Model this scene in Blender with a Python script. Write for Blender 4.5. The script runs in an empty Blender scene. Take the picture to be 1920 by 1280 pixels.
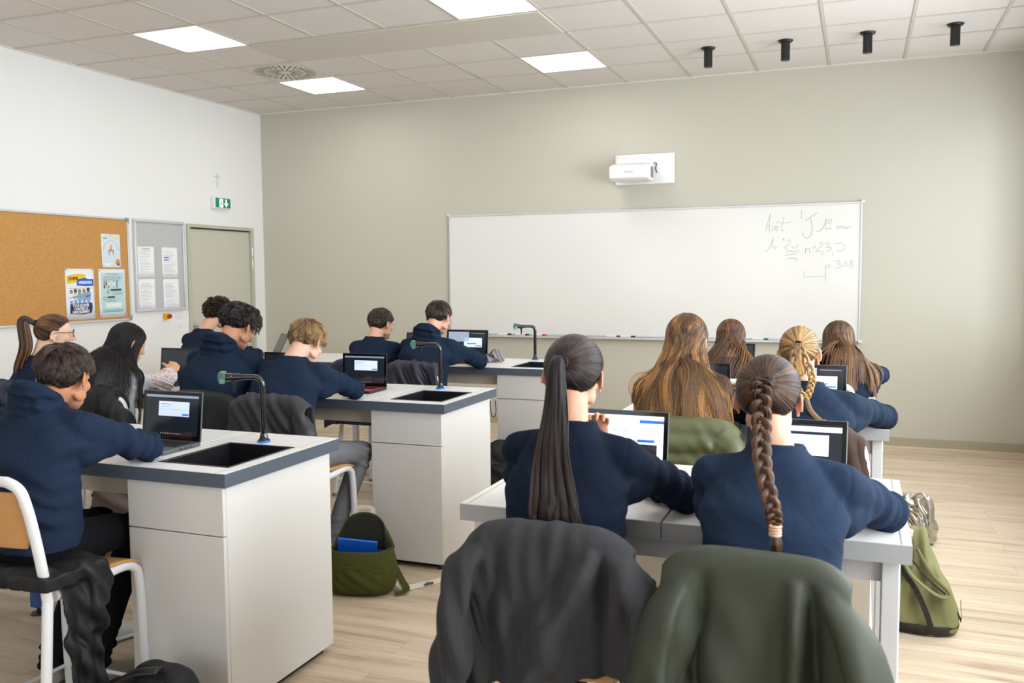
import bpy, bmesh, math, random
import numpy as np
from mathutils import Vector, Matrix, Euler, noise
PI = math.pi
SC = bpy.context.scene
COL = SC.collection
RNG = np.random.default_rng(7)
random.seed(7)
# ---------------- camera ----------------
def make_camera():
    yaw, pitch, roll = -0.3702, -0.0738, -0.0068
    f = Vector((math.sin(yaw)*math.cos(pitch), math.cos(yaw)*math.cos(pitch), math.sin(pitch)))
    r = Vector((math.cos(yaw), -math.sin(yaw), 0)); u = r.cross(f)
    c, s = math.cos(roll), math.sin(roll)
    r, u = r*c + u*s, u*c - r*s
    cam = bpy.data.cameras.new('camera'); o = bpy.data.objects.new('camera', cam); COL.objects.link(o)
    M = Matrix((r, u, -f)).transposed().to_4x4(); M.translation = Vector((6.256, -8.406, 1.519))
    o.matrix_world = M
    cam.sensor_width = 36; cam.lens = 31.34; cam.clip_start = 0.05
    cam.dof.use_dof = True; cam.dof.focus_distance = 4.6; cam.dof.aperture_fstop = 6.3
    SC.camera = o
make_camera()
# ---------------- view, world, daylight ----------------
SC.view_settings.view_transform = 'Standard'; SC.view_settings.look = 'None'
SC.view_settings.exposure = 0.0; SC.view_settings.gamma = 1.0; SC.view_settings.use_curve_mapping = False
W = bpy.data.worlds.new('overcast_sky'); SC.world = W; W.use_nodes = True
W.node_tree.nodes['Background'].inputs[0].default_value = (0.86, 0.93, 1.0, 1)
W.node_tree.nodes['Background'].inputs[1].default_value = 2.0
try:
    SC.cycles.max_bounces = 8; SC.cycles.diffuse_bounces = 5; SC.cycles.glossy_bounces = 3
    SC.cycles.transparent_max_bounces = 6; SC.cycles.caustics_reflective = False; SC.cycles.caustics_refractive = False
    SC.cycles.sample_clamp_indirect = 4.0; SC.cycles.use_denoising = True
except Exception: pass
def area(name, loc, rot, sx, sy, power, color=(1,1,1)):
    l = bpy.data.lights.new(name, 'AREA'); l.shape = 'RECTANGLE'; l.size = sx; l.size_y = sy; l.energy = power; l.color = color
    o = bpy.data.objects.new(name, l); COL.objects.link(o); o.location = loc; o.rotation_euler = rot
    return o
# daylight arriving through the windows of the right wall and of the back wall (both beside / behind the camera)
area('daylight_right', (8.0, -5.1, 1.85), (0, math.radians(90), 0), 1.9, 5.8, 400, (0.90, 0.96, 1.0))
area('daylight_right_front', (8.0, -1.1, 1.85), (0, math.radians(90), 0), 1.9, 1.6, 24, (0.90, 0.96, 1.0))
area('daylight_back', (4.2, -11.2, 1.8), (math.radians(90), 0, 0), 6.0, 1.9, 40, (0.93, 0.97, 1.0))
PANEL_STRENGTH = 8.9
# ---------------- helpers ----------------
def srgb(h):
    h = h.lstrip('#'); v = [int(h[i:i+2], 16)/255 for i in (0, 2, 4)]
    return tuple((c/12.92 if c <= .04045 else ((c+.055)/1.055)**2.4) for c in v) + (1,)
_M = {}
def mat(name, col, rough=.5, metal=0, bump=0, bscale=200, sheen=0, coat=0, spec=.5, emit=None, estr=1, var=0, vscale=8, stretch=None, trans=0, alpha=1):
    if name in _M: return _M[name]
    m = bpy.data.materials.new(name); m.use_nodes = True; nt = m.node_tree; b = nt.nodes['Principled BSDF']
    c = srgb(col) if isinstance(col, str) else tuple(col)
    b.inputs['Base Color'].default_value = c; b.inputs['Roughness'].default_value = rough; b.inputs['Metallic'].default_value = metal
    b.inputs['Specular IOR Level'].default_value = spec
    if sheen: b.inputs['Sheen Weight'].default_value = sheen; b.inputs['Sheen Roughness'].default_value = .5
    if coat: b.inputs['Coat Weight'].default_value = coat; b.inputs['Coat Roughness'].default_value = .08
    if trans: b.inputs['Transmission Weight'].default_value = trans
    if emit: b.inputs['Emission Color'].default_value = srgb(emit) if isinstance(emit, str) else emit; b.inputs['Emission Strength'].default_value = estr
    if bump or var:
        tc = nt.nodes.new('ShaderNodeTexCoord'); mp = nt.nodes.new('ShaderNodeMapping'); nt.links.new(tc.outputs['Object'], mp.inputs[0])
        if stretch: mp.inputs['Scale'].default_value = stretch
    if bump:
        n = nt.nodes.new('ShaderNodeTexNoise'); n.inputs['Scale'].default_value = bscale; n.inputs['Detail'].default_value = 3
        bp = nt.nodes.new('ShaderNodeBump'); bp.inputs['Strength'].default_value = bump; bp.inputs['Distance'].default_value = .004
        nt.links.new(mp.outputs[0], n.inputs['Vector']); nt.links.new(n.outputs[0], bp.inputs['Height']); nt.links.new(bp.outputs[0], b.inputs['Normal'])
    if var:
        n2 = nt.nodes.new('ShaderNodeTexNoise'); n2.inputs['Scale'].default_value = vscale; n2.inputs['Detail'].default_value = 4
        mx = nt.nodes.new('ShaderNodeMix'); mx.data_type = 'RGBA'
        nt.links.new(mp.outputs[0], n2.inputs['Vector']); nt.links.new(n2.outputs[0], mx.inputs[0])
        mx.inputs[6].default_value = tuple(x*(1-var) for x in c[:3])+(1,); mx.inputs[7].default_value = tuple(min(1, x*(1+var)) for x in c[:3])+(1,)
        nt.links.new(mx.outputs[2], b.inputs['Base Color'])
    _M[name] = m; return m
def cloth(name, col, rough=.9, fold=.5, fscale=9, weave=.25, sheen=.01, spec=.08):
    """woven or knitted fabric: fine weave bump over broad soft creases"""
    if name in _M: return _M[name]
    m = mat(name, col, rough=rough, sheen=sheen, spec=spec); nt = m.node_tree; b = nt.nodes['Principled BSDF']
    tc = nt.nodes.new('ShaderNodeTexCoord')
    n1 = nt.nodes.new('ShaderNodeTexNoise'); n1.inputs['Scale'].default_value = fscale; n1.inputs['Detail'].default_value = 4; n1.inputs['Distortion'].default_value = .6
    n2 = nt.nodes.new('ShaderNodeTexNoise'); n2.inputs['Scale'].default_value = 420; n2.inputs['Detail'].default_value = 2
    for n in (n1, n2): nt.links.new(tc.outputs['Object'], n.inputs['Vector'])
    b1 = nt.nodes.new('ShaderNodeBump'); b1.inputs['Strength'].default_value = fold; b1.inputs['Distance'].default_value = .02
    b2 = nt.nodes.new('ShaderNodeBump'); b2.inputs['Strength'].default_value = weave; b2.inputs['Distance'].default_value = .002
    nt.links.new(n1.outputs[0], b1.inputs['Height']); nt.links.new(n2.outputs[0], b2.inputs['Height']); nt.links.new(b1.outputs[0], b2.inputs['Normal']); nt.links.new(b2.outputs[0], b.inputs['Normal'])
    return m
def R3(rx=0, ry=0, rz=0): return np.array(Euler((rx, ry, rz)).to_matrix())
def nrm(v):
    v = np.asarray(v, float); return v/(np.linalg.norm(v)+1e-12)
class MB:
    def __init__(s): s.V = []; s.F = []; s.n = 0; s.MI = []; s.mi = 0
    def add(s, V, F):
        V = np.asarray(V, float).reshape(-1, 3); s.V.append(V)
        s.F += [tuple(int(i)+s.n for i in f) for f in F]; s.MI += [s.mi]*len(F); s.n += len(V); return s
    def box(s, x0, x1, y0, y1, z0, z1, M=None):
        V = np.array([(x, y, z) for z in (z0, z1) for y in (y0, y1) for x in (x0, x1)], float)
        if M is not None: V = V @ np.array(M)[:3, :3].T + (np.array(M)[:3, 3] if np.array(M).shape[0] == 4 else 0)
        return s.add(V, [(0, 2, 3, 1), (4, 5, 7, 6), (0, 1, 5, 4), (2, 6, 7, 3), (0, 4, 6, 2), (1, 3, 7, 5)])
    def obox(s, c, size, R=np.eye(3)):
        h = np.asarray(size)/2; V = np.array([(x, y, z) for z in (-1, 1) for y in (-1, 1) for x in (-1, 1)])*h @ np.asarray(R).T + np.asarray(c)
        return s.add(V, [(0, 2, 3, 1), (4, 5, 7, 6), (0, 1, 5, 4), (2, 6, 7, 3), (0, 4, 6, 2), (1, 3, 7, 5)])
    def loft(s, rings, cap=True):
        n = len(rings[0]); V = np.concatenate([np.asarray(r, float) for r in rings]); F = []
        for i in range(len(rings)-1):
            for j in range(n):
                k = (j+1) % n; F.append((i*n+j, i*n+k, (i+1)*n+k, (i+1)*n+j))
        if cap: F.append(tuple(range(n-1, -1, -1))); F.append(tuple((len(rings)-1)*n+j for j in range(n)))
        return s.add(V, F)
    def tube(s, P, r, n=10, cap=True, flat=1.0, up=None):
        P = np.asarray(P, float); m = len(P); r = np.full(m, r, float) if np.isscalar(r) else np.asarray(r, float)
        T = np.gradient(P, axis=0); T /= np.linalg.norm(T, axis=1, keepdims=True)+1e-12
        u = nrm(np.cross(T[0], up if up is not None else ([0, 0, 1] if abs(T[0][2]) < .9 else [1, 0, 0])))
        rings = []; a = np.linspace(0, 2*PI, n, endpoint=False)
        for i in range(m):
            u = nrm(u-T[i]*(u@T[i])); w = np.cross(T[i], u)
            rings.append(P[i]+r[i]*(np.cos(a)[:, None]*u+flat*np.sin(a)[:, None]*w))
        return s.loft(rings, cap)
    def cyl(s, a, b, r0, r1=None, n=20): return s.tube([a, b], [r0, r0 if r1 is None else r1], n)
    def sph(s, c, r, R=np.eye(3), n=16, m=10):
        r = np.ones(3)*r; V = [np.array([0, 0, -1.])]; F = []
        for i in range(1, m):
            t = -PI/2+PI*i/m
            for j in range(n): V.append(np.array([math.cos(t)*math.cos(2*PI*j/n), math.cos(t)*math.sin(2*PI*j/n), math.sin(t)]))
        V.append(np.array([0, 0, 1.])); L = len(V)-1
        for j in range(n):
            k = (j+1) % n; F.append((0, 1+k, 1+j)); F.append((L, L-n+j, L-n+k))
            for i in range(m-2): F.append((1+i*n+j, 1+i*n+k, 1+(i+1)*n+k, 1+(i+1)*n+j))
        return s.add((np.array(V)*r) @ np.asarray(R).T+np.asarray(c), F)
    def cone(s, a, b, ra, rb, n=14):
        """round-ended tapered limb"""
        s.sph(a, ra, n=n, m=8); s.sph(b, rb, n=n, m=8); return s.tube([a, b], [ra, rb], n)
    def prism(s, pts, z0, z1, M=None):
        n = len(pts); V = np.array([(x, y, z) for z in (z0, z1) for x, y in pts], float)
        if M is not None:
            M = np.array(M); V = V @ M[:3, :3].T + (M[:3, 3] if M.shape[0] == 4 else 0)
        return s.add(V, [tuple(range(n-1, -1, -1)), tuple(range(n, 2*n))]+[(i, (i+1) % n, n+(i+1) % n, n+i) for i in range(n)])
    def grid(s, P, closed=False):
        a, b = P.shape[:2]; F = []
        for i in range(a-1):
            for j in range(b-1 if not closed else b): k = (j+1) % b; F.append((i*b+j, i*b+k, (i+1)*b+k, (i+1)*b+j))
        return s.add(P.reshape(-1, 3), F)
    def mesh(s, name='m'):
        me = bpy.data.meshes.new(name); me.from_pydata(np.concatenate(s.V).tolist() if s.V else [], [], s.F)
        if any(s.MI): me.polygons.foreach_set('material_index', s.MI)
        me.update(); return me
def link(name, me, m=None, parent=None, loc=None, rotz=None, smooth=True, angle=35):
    o = bpy.data.objects.new(name, me); COL.objects.link(o)
    if m is not None and not len(me.materials):
        for q in (m if isinstance(m, (list, tuple)) else [m]): me.materials.append(q)
    if parent is not None: o.parent = parent
    if loc is not None: o.location = loc
    if rotz is not None: o.rotation_euler[2] = rotz
    if smooth and hasattr(me, 'polygons') and len(me.polygons):
        me.polygons.foreach_set('use_smooth', [True]*len(me.polygons))
        if angle < 180: me.set_sharp_from_angle(angle=math.radians(angle))
    return o
def part(name, mb, m, parent=None, bevel=0, seg=2, solid=0, sub=0, label=None, **k):
    me = mb.mesh(name) if isinstance(mb, MB) else mb
    o = link(name, me, m, parent, **k)
    if solid: q = o.modifiers.new('thickness', 'SOLIDIFY'); q.thickness = solid; q.offset = 0
    if bevel: q = o.modifiers.new('bevel', 'BEVEL'); q.width = bevel; q.segments = seg; q.limit_method = 'ANGLE'; q.angle_limit = math.radians(40); q.harden_normals = False
    if sub: q = o.modifiers.new('subdivision', 'SUBSURF'); q.levels = sub; q.render_levels = sub
    if label: o['label'] = label
    return o
def tag(o, label, cat, group=None):
    o['label'] = label; o['category'] = cat
    if group: o['group'] = group
    return o
def thing(name, label, cat, loc=(0, 0, 0), rotz=0, group=None):
    o = bpy.data.objects.new(name, None); COL.objects.link(o); o.location = loc; o.rotation_euler[2] = rotz; o.empty_display_size = .1
    return tag(o, label, cat, group)
def struct(o): o['kind'] = 'structure'; return o
def copy_tree(o, parent=None):
    c = o.copy(); COL.objects.link(c)
    if parent is not None: c.parent = parent
    for ch in list(o.children): copy_tree(ch, c)
    return c
def bez(P, n=12, closed=False):
    """Catmull-Rom through points"""
    P = np.asarray(P, float); Q = np.vstack([2*P[0]-P[1], P, 2*P[-1]-P[-2]]); out = []
    for i in range(len(P)-1):
        a, b, c, d = Q[i:i+4]
        for t in np.linspace(0, 1, n, endpoint=False):
            out.append(.5*((2*b)+(c-a)*t+(2*a-5*b+4*c-d)*t*t+(3*b-a-3*c+d)*t**3))
    out.append(P[-1]); return np.array(out)
def text(name, body, size, m, parent, loc, rot, ext=.0004, align='CENTER', sx=1, bold=0):
    c = bpy.data.curves.new(name, 'FONT'); c.body = body; c.size = size; c.extrude = ext; c.align_x = align; c.align_y = 'CENTER'; c.offset = bold; c.resolution_u = 3
    q = bpy.data.objects.new('lettering_source', c); COL.objects.link(q); me = bpy.data.meshes.new_from_object(q.evaluated_get(bpy.context.evaluated_depsgraph_get()))
    bpy.data.objects.remove(q); bpy.data.curves.remove(c)
    o = bpy.data.objects.new(name, me); COL.objects.link(o); me.materials.clear(); me.materials.append(m); o.location = loc; o.rotation_euler = rot; o.scale = (sx, 1, 1)
    if parent is not None: o.parent = parent
    return o
# ---------------- the room ----------------
H = 3.328; XR = 7.58; YB = -10.9; C0 = .585; D1 = .72
def tile_x(i): return C0+.6*i
def tile_y(k): return -(D1+.6*k)
def floor_material():
    m = bpy.data.materials.new('pale_oak_vinyl'); m.use_nodes = True; nt = m.node_tree; b = nt.nodes['Principled BSDF']; N = nt.nodes.new; L = nt.links.new
    tc = N('ShaderNodeTexCoord')
    br = N('ShaderNodeTexBrick'); br.inputs['Scale'].default_value = 1; br.inputs['Brick Width'].default_value = 1.25; br.inputs['Row Height'].default_value = .19
    br.inputs['Mortar Size'].default_value = .0009; br.inputs['Color1'].default_value = (0, 0, 0, 1); br.inputs['Color2'].default_value = (1, 1, 1, 1); br.inputs['Mortar'].default_value = (.5, .5, .5, 1); br.offset = .37
    L(tc.outputs['Object'], br.inputs['Vector'])
    off = N('ShaderNodeVectorMath'); off.operation = 'MULTIPLY_ADD'; L(br.outputs['Color'], off.inputs[0]); off.inputs[1].default_value = (7, 3, 0); L(tc.outputs['Object'], off.inputs[2])
    mp = N('ShaderNodeMapping'); mp.inputs['Scale'].default_value = (.8, 9, 1); L(off.outputs[0], mp.inputs[0])
    n = N('ShaderNodeTexNoise'); n.inputs['Scale'].default_value = 1.6; n.inputs['Detail'].default_value = 6; n.inputs['Distortion'].default_value = .7; L(mp.outputs[0], n.inputs['Vector'])
    mp2 = N('ShaderNodeMapping'); mp2.inputs['Scale'].default_value = (3, 90, 1); L(off.outputs[0], mp2.inputs[0])
    n2 = N('ShaderNodeTexNoise'); n2.inputs['Scale'].default_value = 1.5; n2.inputs['Detail'].default_value = 3; L(mp2.outputs[0], n2.inputs['Vector'])
    ad = N('ShaderNodeMath'); ad.operation = 'MULTIPLY_ADD'; L(n2.outputs[0], ad.inputs[0]); ad.inputs[1].default_value = .35; L(n.outputs[0], ad.inputs[2])
    cr = N('ShaderNodeValToRGB'); e = cr.color_ramp.elements; e[0].position = .45; e[0].color = srgb('#b0967a'); e[1].position = .85; e[1].color = srgb('#dac8b0')
    x = cr.color_ramp.elements.new(.62); x.color = srgb('#ceba9f'); L(ad.outputs[0], cr.inputs[0])
    mx = N('ShaderNodeMix'); mx.data_type = 'RGBA'; mx.blend_type = 'MULTIPLY'; mx.inputs[0].default_value = 1; L(cr.outputs[0], mx.inputs[6])
    r2 = N('ShaderNodeValToRGB'); r2.color_ramp.elements[0].color = (.88, .87, .86, 1); r2.color_ramp.elements[1].color = (1, 1, 1, 1); L(br.outputs['Color'], r2.inputs[0]); L(r2.outputs[0], mx.inputs[7])
    m2 = N('ShaderNodeMix'); m2.data_type = 'RGBA'; L(br.outputs['Fac'], m2.inputs[0]); L(mx.outputs[2], m2.inputs[6]); m2.inputs[7].default_value = srgb('#a98a68')
    L(m2.outputs[2], b.inputs['Base Color']); b.inputs['Roughness'].default_value = .42; b.inputs['Specular IOR Level'].default_value = .45
    return m
def paint(name, col, rough=.7): return mat(name, col, rough=rough, bump=.08, bscale=90, spec=.3)
M_white = paint('white_wall_paint', '#e9e9e8'); M_sage = paint('sage_wall_paint', '#c5c2b4', .55)
M_tile = mat('mineral_fibre_tile', '#d9d4d0', rough=.95, bump=.25, bscale=260, spec=.1, var=.02, vscale=3)
M_tbar = mat('ceiling_bar', '#c3bdb2', rough=.6); M_trimw = mat('ceiling_edge_trim', '#d9d5cc', rough=.6)
M_alu = mat('brushed_aluminium', '#c9cacc', rough=.32, metal=.9); M_aluw = mat('pale_aluminium', '#d4d5d8', rough=.35, metal=.3)
M_wp = mat('white_plastic', '#ececee', rough=.35); M_blk = mat('black_plastic', '#131416', rough=.4)
f = MB().box(-.2, XR+.2, YB-.2, .2, -.12, 0); o = struct(part('floor', f, floor_material())); o['label'] = 'pale oak plank floor'
def wall_holes(name, axis, pos, thick, a0, a1, z1, holes, m):
    """wall panel in the plane axis=pos with rectangular openings (a0,a1,z0,z1)"""
    b = MB(); A = sorted({a0, a1}|{h[0] for h in holes}|{h[1] for h in holes}); Z = sorted({0, z1}|{h[2] for h in holes}|{h[3] for h in holes})
    for i in range(len(A)-1):
        for j in range(len(Z)-1):
            c = ((A[i]+A[i+1])/2, (Z[j]+Z[j+1])/2)
            if any(h[0] < c[0] < h[1] and h[2] < c[1] < h[3] for h in holes): continue
            lo, hi = min(pos, pos+thick), max(pos, pos+thick)
            if axis == 'x': b.box(lo, hi, A[i], A[i+1], Z[j], Z[j+1])
            else: b.box(A[i], A[i+1], lo, hi, Z[j], Z[j+1])
    return struct(part(name, b, m, smooth=False))
DOOR = (-1.246, -.196, 0, 2.06)
wall_holes('wall_left', 'x', 0, -.15, YB, 0, H+.1, [DOOR], M_white)
wall_holes('wall_front', 'y', 0, .15, -.15, XR+.15, H+.1, [], M_sage)
RW = [(-7.9, -6.3, .95, 2.75), (-5.9, -4.3, .95, 2.75), (-3.9, -2.3, .95, 2.75), (-1.9, -.3, .95, 2.75)]
BW = [(1.4, 3.0, .95, 2.75), (3.5, 5.1, .95, 2.75), (5.6, 7.2, .95, 2.75)]
wall_holes('wall_right', 'x', XR, .15, YB, 0, H+.1, RW, M_white)
wall_holes('wall_back', 'y', YB, -.15, -.15, XR+.15, H+.1, BW, M_white)
M_glass = mat('window_glass', '#ffffff', rough=.0, trans=1.0); M_glass.node_tree.nodes['Principled BSDF'].inputs['IOR'].default_value = 1.02
def window(n, axis, pos, a0, a1, z0, z1):
    b = MB(); w = .05
    def bx(p, q, r, s):
        if axis == 'x': b.box(pos+.03, pos+.09, p, q, r, s)
        else: b.box(p, q, pos-.09, pos-.03, r, s)
    bx(a0, a1, z0, z0+w); bx(a0, a1, z1-w, z1); bx(a0, a0+w, z0+w, z1-w); bx(a1-w, a1, z0+w, z1-w); mid = (a0+a1)/2; bx(mid-w/2, mid+w/2, z0+w, z1-w)
    struct(part('window_%d' % n, b, M_wp, smooth=False))
for i, h in enumerate(RW): window(i+1, 'x', XR, *h)
for i, h in enumerate(BW): window(i+5, 'y', YB, *h)
# ceiling: slab of tiles with a visible T-bar grid; holes for the light panels are filled by the panels themselves
PANELS = [(1, 0), (5, 0), (1, 3), (5, 3), (9, 4), (1, 7), (5, 7), (9, 8)]
b = MB(); b.box(-.1, XR+.1, YB-.1, .1, H+.004, H+.1); b.mi = 1
for i in range(0, 12): x = tile_x(i); b.box(x-.012, x+.012, YB, 0, H-.002, H+.004)
for k in range(0, 17): y = tile_y(k); b.box(0, XR, y-.010, y+.010, H-.0015, H+.004)
b.mi = 2
b.box(0, XR, -.024, 0, H-.012, H+.004); b.box(0, .02, YB, 0, H-.006, H+.004); b.box(XR-.024, XR, YB, 0, H-.012, H+.004)
struct(part('ceiling', b, [M_tile, M_tbar, M_trimw], smooth=False))
bb = MB().box(tile_x(2)+.012, tile_x(6)-.012, tile_y(3)+.012, tile_y(2)-.01, H-.012, H+.002)
tag(part('ceiling_panel', bb, mat('grey_beige_panel', '#c9c4b9', rough=.8), bevel=.003), 'long plain grey-beige panel set in the white tile ceiling', 'ceiling panel')
M_lamp = mat('lit_diffuser', '#ffffff', rough=.5, emit=(1, .995, .98, 1), estr=PANEL_STRENGTH)
LBL = {(1, 0): 'square lit ceiling light beside the round slotted vent', (5, 0): 'square lit ceiling light in the middle nearest the front wall', (1, 3): 'square lit ceiling light nearest the left wall, behind the vent', (5, 3): 'square lit ceiling light touching the grey-beige panel, cut by the top frame'}
for (i, k) in PANELS:
    t = thing('ceiling_light', LBL.get((i, k), 'square lit ceiling light farther back, above or behind the pupils'), 'ceiling light', (tile_x(i)+.3, tile_y(k)-.3, H), 0, 'square ceiling lights')
    a = MB(); w = .285; g = .008
    a.box(-w-g, w+g, -w-g, -w, -.006, .003); a.box(-w-g, w+g, w, w+g, -.006, .003); a.box(-w-g, -w, -w, w, -.006, .003); a.box(w, w+g, -w, w, -.006, .003)
    part('frame', a, M_wp, t, smooth=False); part('diffuser', MB().box(-w, w, -w, w, -.004, .002), M_lamp, t, smooth=False)
# swirl vent
t = thing('ceiling_vent', 'round slotted air vent set in a ceiling tile', 'air vent', (tile_x(1)+.3, tile_y(1)-.3, H))
part('plate', MB().box(-.287, .287, -.287, .287, -.004, .003), mat('vent_plate', '#d3cec6', rough=.6), t, smooth=False)
a = MB()
for j in range(32):
    r0, r1 = (.06, .19) if j % 2 == 0 else (.15, .27); ang = 2*PI*j/32; R = R3(0, 0, ang)
    if j % 2 == 0: a.obox(R @ np.array([(.06+.16)/2, 0, -.0045]), (.10, .009, .002), R)
    a.obox(R @ np.array([.225, 0, -.0045]), (.085, .010, .002), R)
part('slots', a, M_blk, t, smooth=False)
# black spot fixtures
SP = ['leftmost of the four black tube spotlights on the ceiling', 'second from left of the four black tube ceiling spotlights', 'third from left of the four black tube ceiling spotlights', 'rightmost of the four black tube spotlights on the ceiling']
for (x, l) in zip((5.094, 5.69, 6.285, 6.881), SP):
    t = thing('spotlight', l, 'spotlight', (x, -1.01, H), 0, 'black tube spotlights')
    mk = mat('black_lacquer', '#17181b', rough=.35)
    part('flange', MB().tube([(0, 0, 0), (0, 0, -.012)], [.058, .05], 32), mk, t); part('tube', MB().tube([(0, 0, -.012), (0, 0, -.15)], .034, 32), mk, t)
    part('lens', MB().tube([(0, 0, -.1502), (0, 0, -.152)], .028, 24), mat('dark_lens', '#060606', rough=.2), t)
# baseboards
M_base = mat('sage_baseboard', '#aba28c', rough=.6); M_sill = mat('pale_floor_seal', '#d9cbb0', rough=.6)
def baseboard(name, segs, m1):
    b = MB()
    for (x0, x1, y0, y1, nx, ny) in segs:
        b.mi = 0; b.box(x0, x1, y0, y1, .0, .085); b.mi = 1; b.box(x0-.01*nx, x1-.01*nx if nx else x1, y0-.01*ny, y1-.01*ny if ny else y1, 0, .012)
    struct(part(name, b, [m1, M_sill], smooth=False))
baseboard('baseboard_front', [(0, XR, -.014, 0, 0, 1)], M_base)
baseboard('baseboard_left', [(0, .014, YB, DOOR[0]-.01, -1, 0), (0, .014, DOOR[1]+.01, -.015, -1, 0)], mat('white_baseboard', '#dcdcd8', rough=.6))
baseboard('baseboard_right', [(XR-.014, XR, YB, -.015, 1, 0)], M_base)
# door in the left wall
M_door = mat('sage_door', '#c3c1b2', rough=.5); M_dframe = mat('sage_door_frame', '#b9b9a6', rough=.45)
d = part('door_1', MB().box(-.06, -.015, DOOR[0]+.045, DOOR[1]-.045, .008, 2.018), M_door, bevel=.002); struct(d); d['label'] = 'sage grey closed door in the white left wall'
a = MB(); a.box(-.1, .02, DOOR[0]+.001, DOOR[0]+.044, 0, 2.059); a.box(-.1, .02, DOOR[1]-.044, DOOR[1]-.001, 0, 2.059); a.box(-.1, .02, DOOR[0]+.044, DOOR[1]-.044, 2.025, 2.059)
part('door_frame', a, M_dframe, d, bevel=.003)
part('door_gap', MB().box(-.014, -.006, DOOR[0]+.05, DOOR[1]-.05, 2.012, 2.024), M_blk, d, smooth=False)
h = MB(); y = DOOR[0]+.1; h.tube([(-.016, y, 1.03), (-.008, y, 1.03)], .026, 24); h.tube(bez([(-.01, y, 1.03), (.035, y, 1.03), (.045, y+.02, 1.03), (.045, y+.13, 1.02)], 6), .009, 10); h.sph((-.01, y, .96), (.006, .02, .02))
part('door_handle', h, M_alu, d)
for z in (1.80, 1.66): part('hinge', MB().cyl((.022, DOOR[1]-.04, z-.045), (.022, DOOR[1]-.04, z+.045), .009), M_alu, d)
# ---------------- things on the walls ----------------
# whiteboard
t = thing('whiteboard', 'long white dry-erase board with aluminium frame on the sage wall', 'whiteboard', (4.2975, 0, 1.53))
w, h = 1.9825, .61
part('board_surface', MB().box(-w+.01, w-.01, -.022, -.002, -h+.01, h-.01), mat('enamel_white', '#e4e3df', rough=.16, spec=.5), t, smooth=False)
a = MB(); a.box(-w, w, -.03, -.001, h-.018, h); a.box(-w, w, -.03, -.001, -h, -h+.018); a.box(-w, -w+.018, -.03, -.001, -h+.018, h-.018); a.box(w-.018, w, -.03, -.001, -h+.018, h-.018)
part('frame', a, M_aluw, t, bevel=.003)
for sx in (-1, 1):
    for sz in (-1, 1): part('corner_cap', MB().box(sx*w-.016, sx*w+.016, -.033, 0, sz*h-.016 if sz > 0 else sz*h-.016, sz*h+.016), mat('cap_plastic', '#dddccf', rough=.5), t, bevel=.004)
a = MB(); a.box(-w+.1, w-.03, -.085, -.001, -h-.018, -h-.010); a.box(-w+.1, w-.03, -.087, -.083, -h-.018, -h+.002); a.box(w-.05, w-.03, -.09, -.001, -h-.05, -h-.01)
part('pen_tray', a, M_aluw, t, bevel=.0015)
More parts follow.
